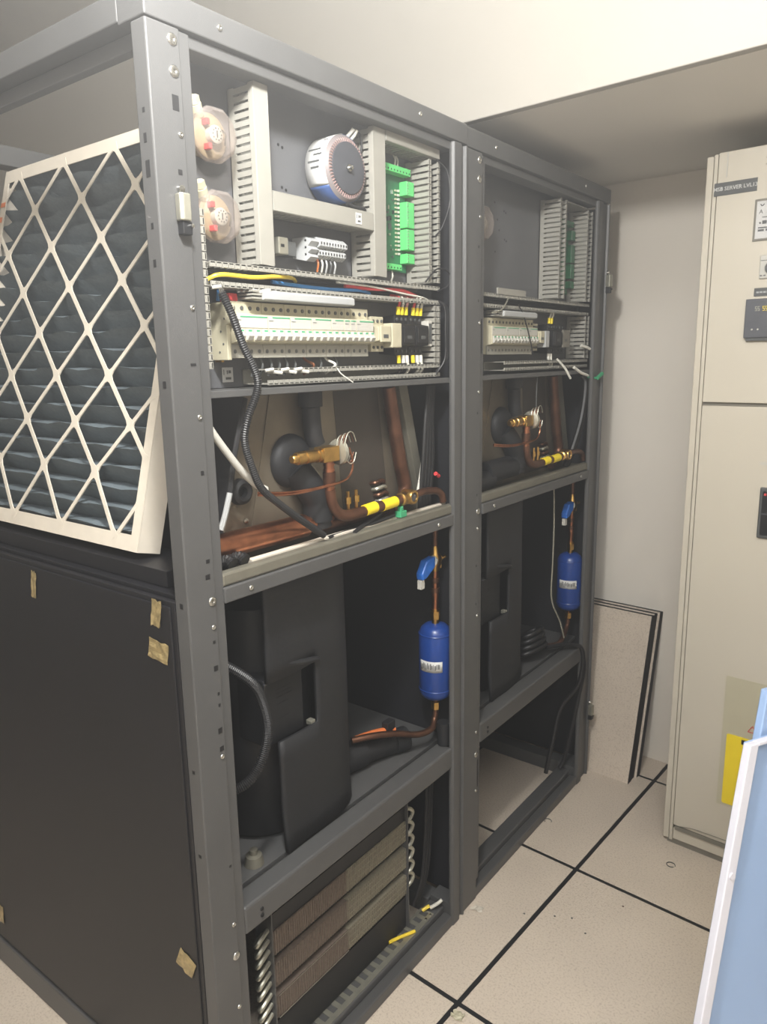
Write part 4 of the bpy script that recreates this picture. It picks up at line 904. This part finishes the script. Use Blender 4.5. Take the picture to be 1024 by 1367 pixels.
# ------------------------------------------------------------------ switchboard
sb = thing('switchboard', 'tall cream switchboard cabinet against the back wall', 'switchboard', (.7, 1.69, 0), room=True)
YF = 1.4707
Box('body', 'board', sb, .262, 1.25, YF + .02, 1.915, .02, 1.955, bevel=.002)
Box('side_frame', 'board', sb, .247, .264, YF + .004, 1.915, .012, 1.962, bevel=.002)
Box('front_stile', 'board', sb, .2665, .276, YF, YF + .02, .012, 1.964, bevel=.0015)
Box('plinth', 'board_dark', sb, .26, 1.25, YF + .006, 1.90, 0, .0195)
ud = Box('door', 'board', sb, .278, 1.25, YF - .003, YF + .019, 1.342, 1.966, bevel=.002)
ld = Box('door', 'board', sb, .278, 1.25, YF - .003, YF + .019, .068, 1.333, bevel=.002)
Box('kick_plate', 'board', sb, .278, 1.25, YF, YF + .019, .02, .055, bevel=.001)
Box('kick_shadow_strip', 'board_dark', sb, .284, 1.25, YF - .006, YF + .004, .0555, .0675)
Box('door_gap', 'board_dark', sb, .277, 1.25, YF + .006, YF + .019, 1.3335, 1.3415)
Box('hinge_ridge', 'white', ud, .2985, .3015, YF - .005, YF - .003, 1.905, 1.965)
for z in (1.935, 1.92): Box('vent_slot', 'board_dark', ud, .39, .47, YF - .0036, YF - .003, z, z + .003)
YP = YF - .003
RX = (math.pi / 2, 0, 0)
npl = Box('name_plate', 'label_grey', ud, .272, .374, YP - .002, YP, 1.8625, 1.8935)
text('MSB SERVER LVL13', 'lettering', 'paper', npl, (.323, YP - .0022, 1.878), .0128, RX, bold=.0002)
cf = Box('card_frame', 'board_dark', ud, .3725, .52, YP - .003, YP, 1.7425, 1.8415, bevel=.001)
Box('card', 'paper', cf, .378, .515, YP - .0034, YP - .003, 1.748, 1.836)
text('A', 'lettering', 'label_grey', cf, (.3885, YP - .0036, 1.811), .014, RX)
MB().tube([(.386, YP - .0035, 1.829), (.390, YP - .0035, 1.825), (.395, YP - .0035, 1.829)], .0012, 6).build('mark', 'label_grey', cf)
for (x, z, a, b_) in ((.392, 1.797, .012, .002), (.386, 1.783, .004, .004), (.393, 1.782, .010, .008), (.384, 1.772, .05, .003), (.384, 1.765, .014, .005), (.402, 1.765, .01, .005)): Box('print', 'label_grey', cf, x, x + a, YP - .0037, YP - .0034, z, z + b_)
rs = Box('rotary_switch', 'white', ud, .395, .45, YP - .005, YP, 1.651, 1.708, bevel=.004)
MB().lathe([(YP - .014, 0), (YP - .014, .014), (YP - .005, .016)], (.424, 0, 1.676), 'y', 20).build('knob', 'label_grey', rs, smooth=True)
Box('line', 'label_grey', rs, .397, .45, YP - .0056, YP - .005, 1.694, 1.6955)
for x in (.398, .406): Box('print', 'label_grey', rs, x, x + .005, YP - .0056, YP - .005, 1.657, 1.66)
sl_ = Box('small_label', 'label_grey', ud, .3865, .45, YP - .002, YP, 1.6095, 1.6295)
for i in range(6): Box('print', 'grey_plastic', sl_, .392 + i * .008, .398 + i * .008, YP - .0024, YP - .002, 1.617, 1.621)
mt = Box('meter', 'meter', ud, .3715, .48, YP - .012, YP, 1.507, 1.603, bevel=.002)
Box('meter_foot', 'label_grey', mt, .377, .48, YP - .010, YP, 1.500, 1.5065)
for x, m in ((.395, 'galv'), (.4125, 'yellow')):
    q = MB()
    for k in range(2):
        x0 = x + k * .006
        q.box(x0, x0 + .0045, YP - .0128, YP - .012, 1.573, 1.5742).box(x0, x0 + .0045, YP - .0128, YP - .012, 1.578, 1.5792).box(x0, x0 + .0045, YP - .0128, YP - .012, 1.583, 1.5842).box(x0 + .0035, x0 + .0045, YP - .0128, YP - .012, 1.5742, 1.578).box(x0, x0 + .001, YP - .0128, YP - .012, 1.5792, 1.583)
    q.build('digits', m, mt)
for z, x, a in ((1.594, .385, .05), (1.562, .392, .016), (1.556, .395, .010), (1.547, .394, .012), (1.521, .388, .016), (1.521, .412, .01)): Box('print', 'label_grey', mt, x, x + a, YP - .0124, YP - .012, z, z + .0014)
for x in (.391, .405): MB().lathe([(YP - .0135, 0), (YP - .0135, .0022), (YP - .012, .0022)], (x, 0, 1.528), 'y', 8).build('button', 'white', mt)
for (x, z) in ((.355, 1.845), (.36, 1.728), (.367, 1.73), (.345, 1.71), (.343, 1.70), (.352, 1.69)): Box('paint_chip', 'white', ud, x, x + .0016, YP - .0004, YP, z, z + .0016)
wl = Box('white_strip_label', 'white', ld, .4335, .52, YP - .0015, YP, 1.184, 1.191)
br = Box('breaker_window', 'label_grey', ld, .4415, .56, YP - .008, YP, .991, 1.126, bevel=.003)
bf = Box('breaker_face', 'black', br, .449, .55, YP - .0086, YP - .008, 1.0, 1.117)
Box('print', 'red', bf, .4525, .458, YP - .009, YP - .0086, 1.105, 1.111); Box('print', 'meter', bf, .449, .55, YP - .009, YP - .0086, 1.055, 1.058)
cp = Box('cover_sheet', 'cream', ld, .395, .70, YP - .0012, YP, .19, .586)
ys = MB().prism([(.412, .198), (.56, .198), (.56, .415), (.412, .415), (.4085, .411), (.4085, .202)], 'y', YP - .0018, YP - .0012).build('warning_sticker', 'yellow', ld)
Box('print', 'black', ys, .448, .54, YP - .0023, YP - .0018, .394, .408)
for (x, z, s, m) in ((.487, .555, .035, 'black'), (.462, .437, .022, 'red')):
    b = MB(); pts = [(x, z), (x + s, z), (x + s / 2, z + s * .87)]
    for k in range(3):
        a, c_ = pts[k], pts[(k + 1) % 3]; b.tube([(a[0], YP - .0016, a[1]), (c_[0], YP - .0016, c_[1])], s * .05, 6, 1)
    b.build('triangle_mark', m, ld)
MB().tube([(.30, YP - .003, .071), (.34, YP - .003, .079), (.40, YP - .004, .082), (.45, YP - .004, .083)], .001, 6).build('hairline', 'board_dark', ld)

# ------------------------------------------------------------------ blue sheet metal panels by the right edge
def blue_panel(base, e1, lean_v, W, L, lab, rim=.022, screw_at=None, fm='door_white'):
    e1 = Vector(e1).normalized(); d = Vector(lean_v).normalized(); n = e1.cross(d).normalized()
    t = thing('sheet_metal_panel', lab, 'panel', base, room=True, group='blue sheet metal panels')
    B = Vector(base)
    MB().obox(B + e1 * (W / 2 + .003) + d * (L / 2) + n * .002, e1, d, n, W - .006, L, .004).build('sheet', 'door_blue', t, bevel=.001)
    MB().obox(B + e1 * (rim / 2) + d * (L / 2) + n * .012, e1, d, n, rim, L, .0155).build('edge_flange', fm, t, bevel=.002)
    MB().obox(B + e1 * (W / 2 + rim / 2) + d * (L - .003) + n * .012, e1, d, n, W - rim, .006, .0155).build('top_flange', 'door_white', t, bevel=.001)
    if screw_at:
        p = B + e1 * rim * .5 + d * screw_at + n * .0198
        MB().tube([p, p + n * .003], .006, 12, 1).build('screw', 'door_white', t, smooth=True)
blue_panel((.641, .345, .004), (.42, .9, 0), (-.006, .335, .8), .5, .865, 'light blue sheet metal panel with white flange leaning at the right', screw_at=.64)
blue_panel((.6405, .411, .0), (.42, .9, 0), (-.006, .335, .8), .5, .94, 'second light blue panel standing taller behind the first', fm='door_blue')

# ------------------------------------------------------------------ bits on the floor
def scrap(loc, s, m, lab, seed):
    rr_ = random.Random(seed); n = 4; vs = []
    for j in range(n + 1):
        for i in range(n + 1):
            vs.append((loc[0] + (i / n - .5) * s * (1 + rr_.uniform(-.25, .25)), loc[1] + (j / n - .5) * s * .7 * (1 + rr_.uniform(-.25, .25)), .001 + rr_.uniform(0, .18) * s))
    b = MB().add(vs, [(j * (n + 1) + i, j * (n + 1) + i + 1, (j + 1) * (n + 1) + i + 1, (j + 1) * (n + 1) + i) for j in range(n) for i in range(n)])
    return tag(b.build('tape_scrap', m, solid=.0006), lab, 'scrap')
scrap((.156, .541), .03, 'cream', 'crumpled pale yellow tape scrap on a floor joint', 1)
scrap((.022, .86), .028, 'card', 'small beige tape scrap by the foot of the near cabinet', 2)
def ring(c, r_, a1, lab):
    tag(MB().tube([(c[0] + r_ * math.cos(a), c[1] + r_ * math.sin(a) * .9, .0022) for a in [a1 * i / 10 for i in range(11)]], .0012, 6, 2).build('wire_ring', 'label_grey', smooth=True), lab, 'wire ring')
ring((.387, 1.35), .012, 5.6, 'small dark wire ring in front of the switchboard')
ring((.004, 1.335), .012, 4.2, 'curled wire offcut by the far cabinet base')
for k, (x, y) in enumerate(((.334, 1.103), (.24, .98), (.20, .96), (.13, .92), (.29, .95))):
    tag(MB().lathe([(.0002, .003), (.0016, .002), (.002, 0)], (x, y, 0), 'z', 6).build('crumb', 'old_copper' if k == 0 else 'label_grey'), 'brown crumb alone on the floor tile before the switchboard' if k == 0 else ['', 'dark crumb nearest the brown crumb on the floor tile', 'dark crumb, second from the floor joint', 'dark crumb closest to the floor joint', 'dark crumb farthest right of the four small ones'][k], 'crumb', 'floor crumbs')
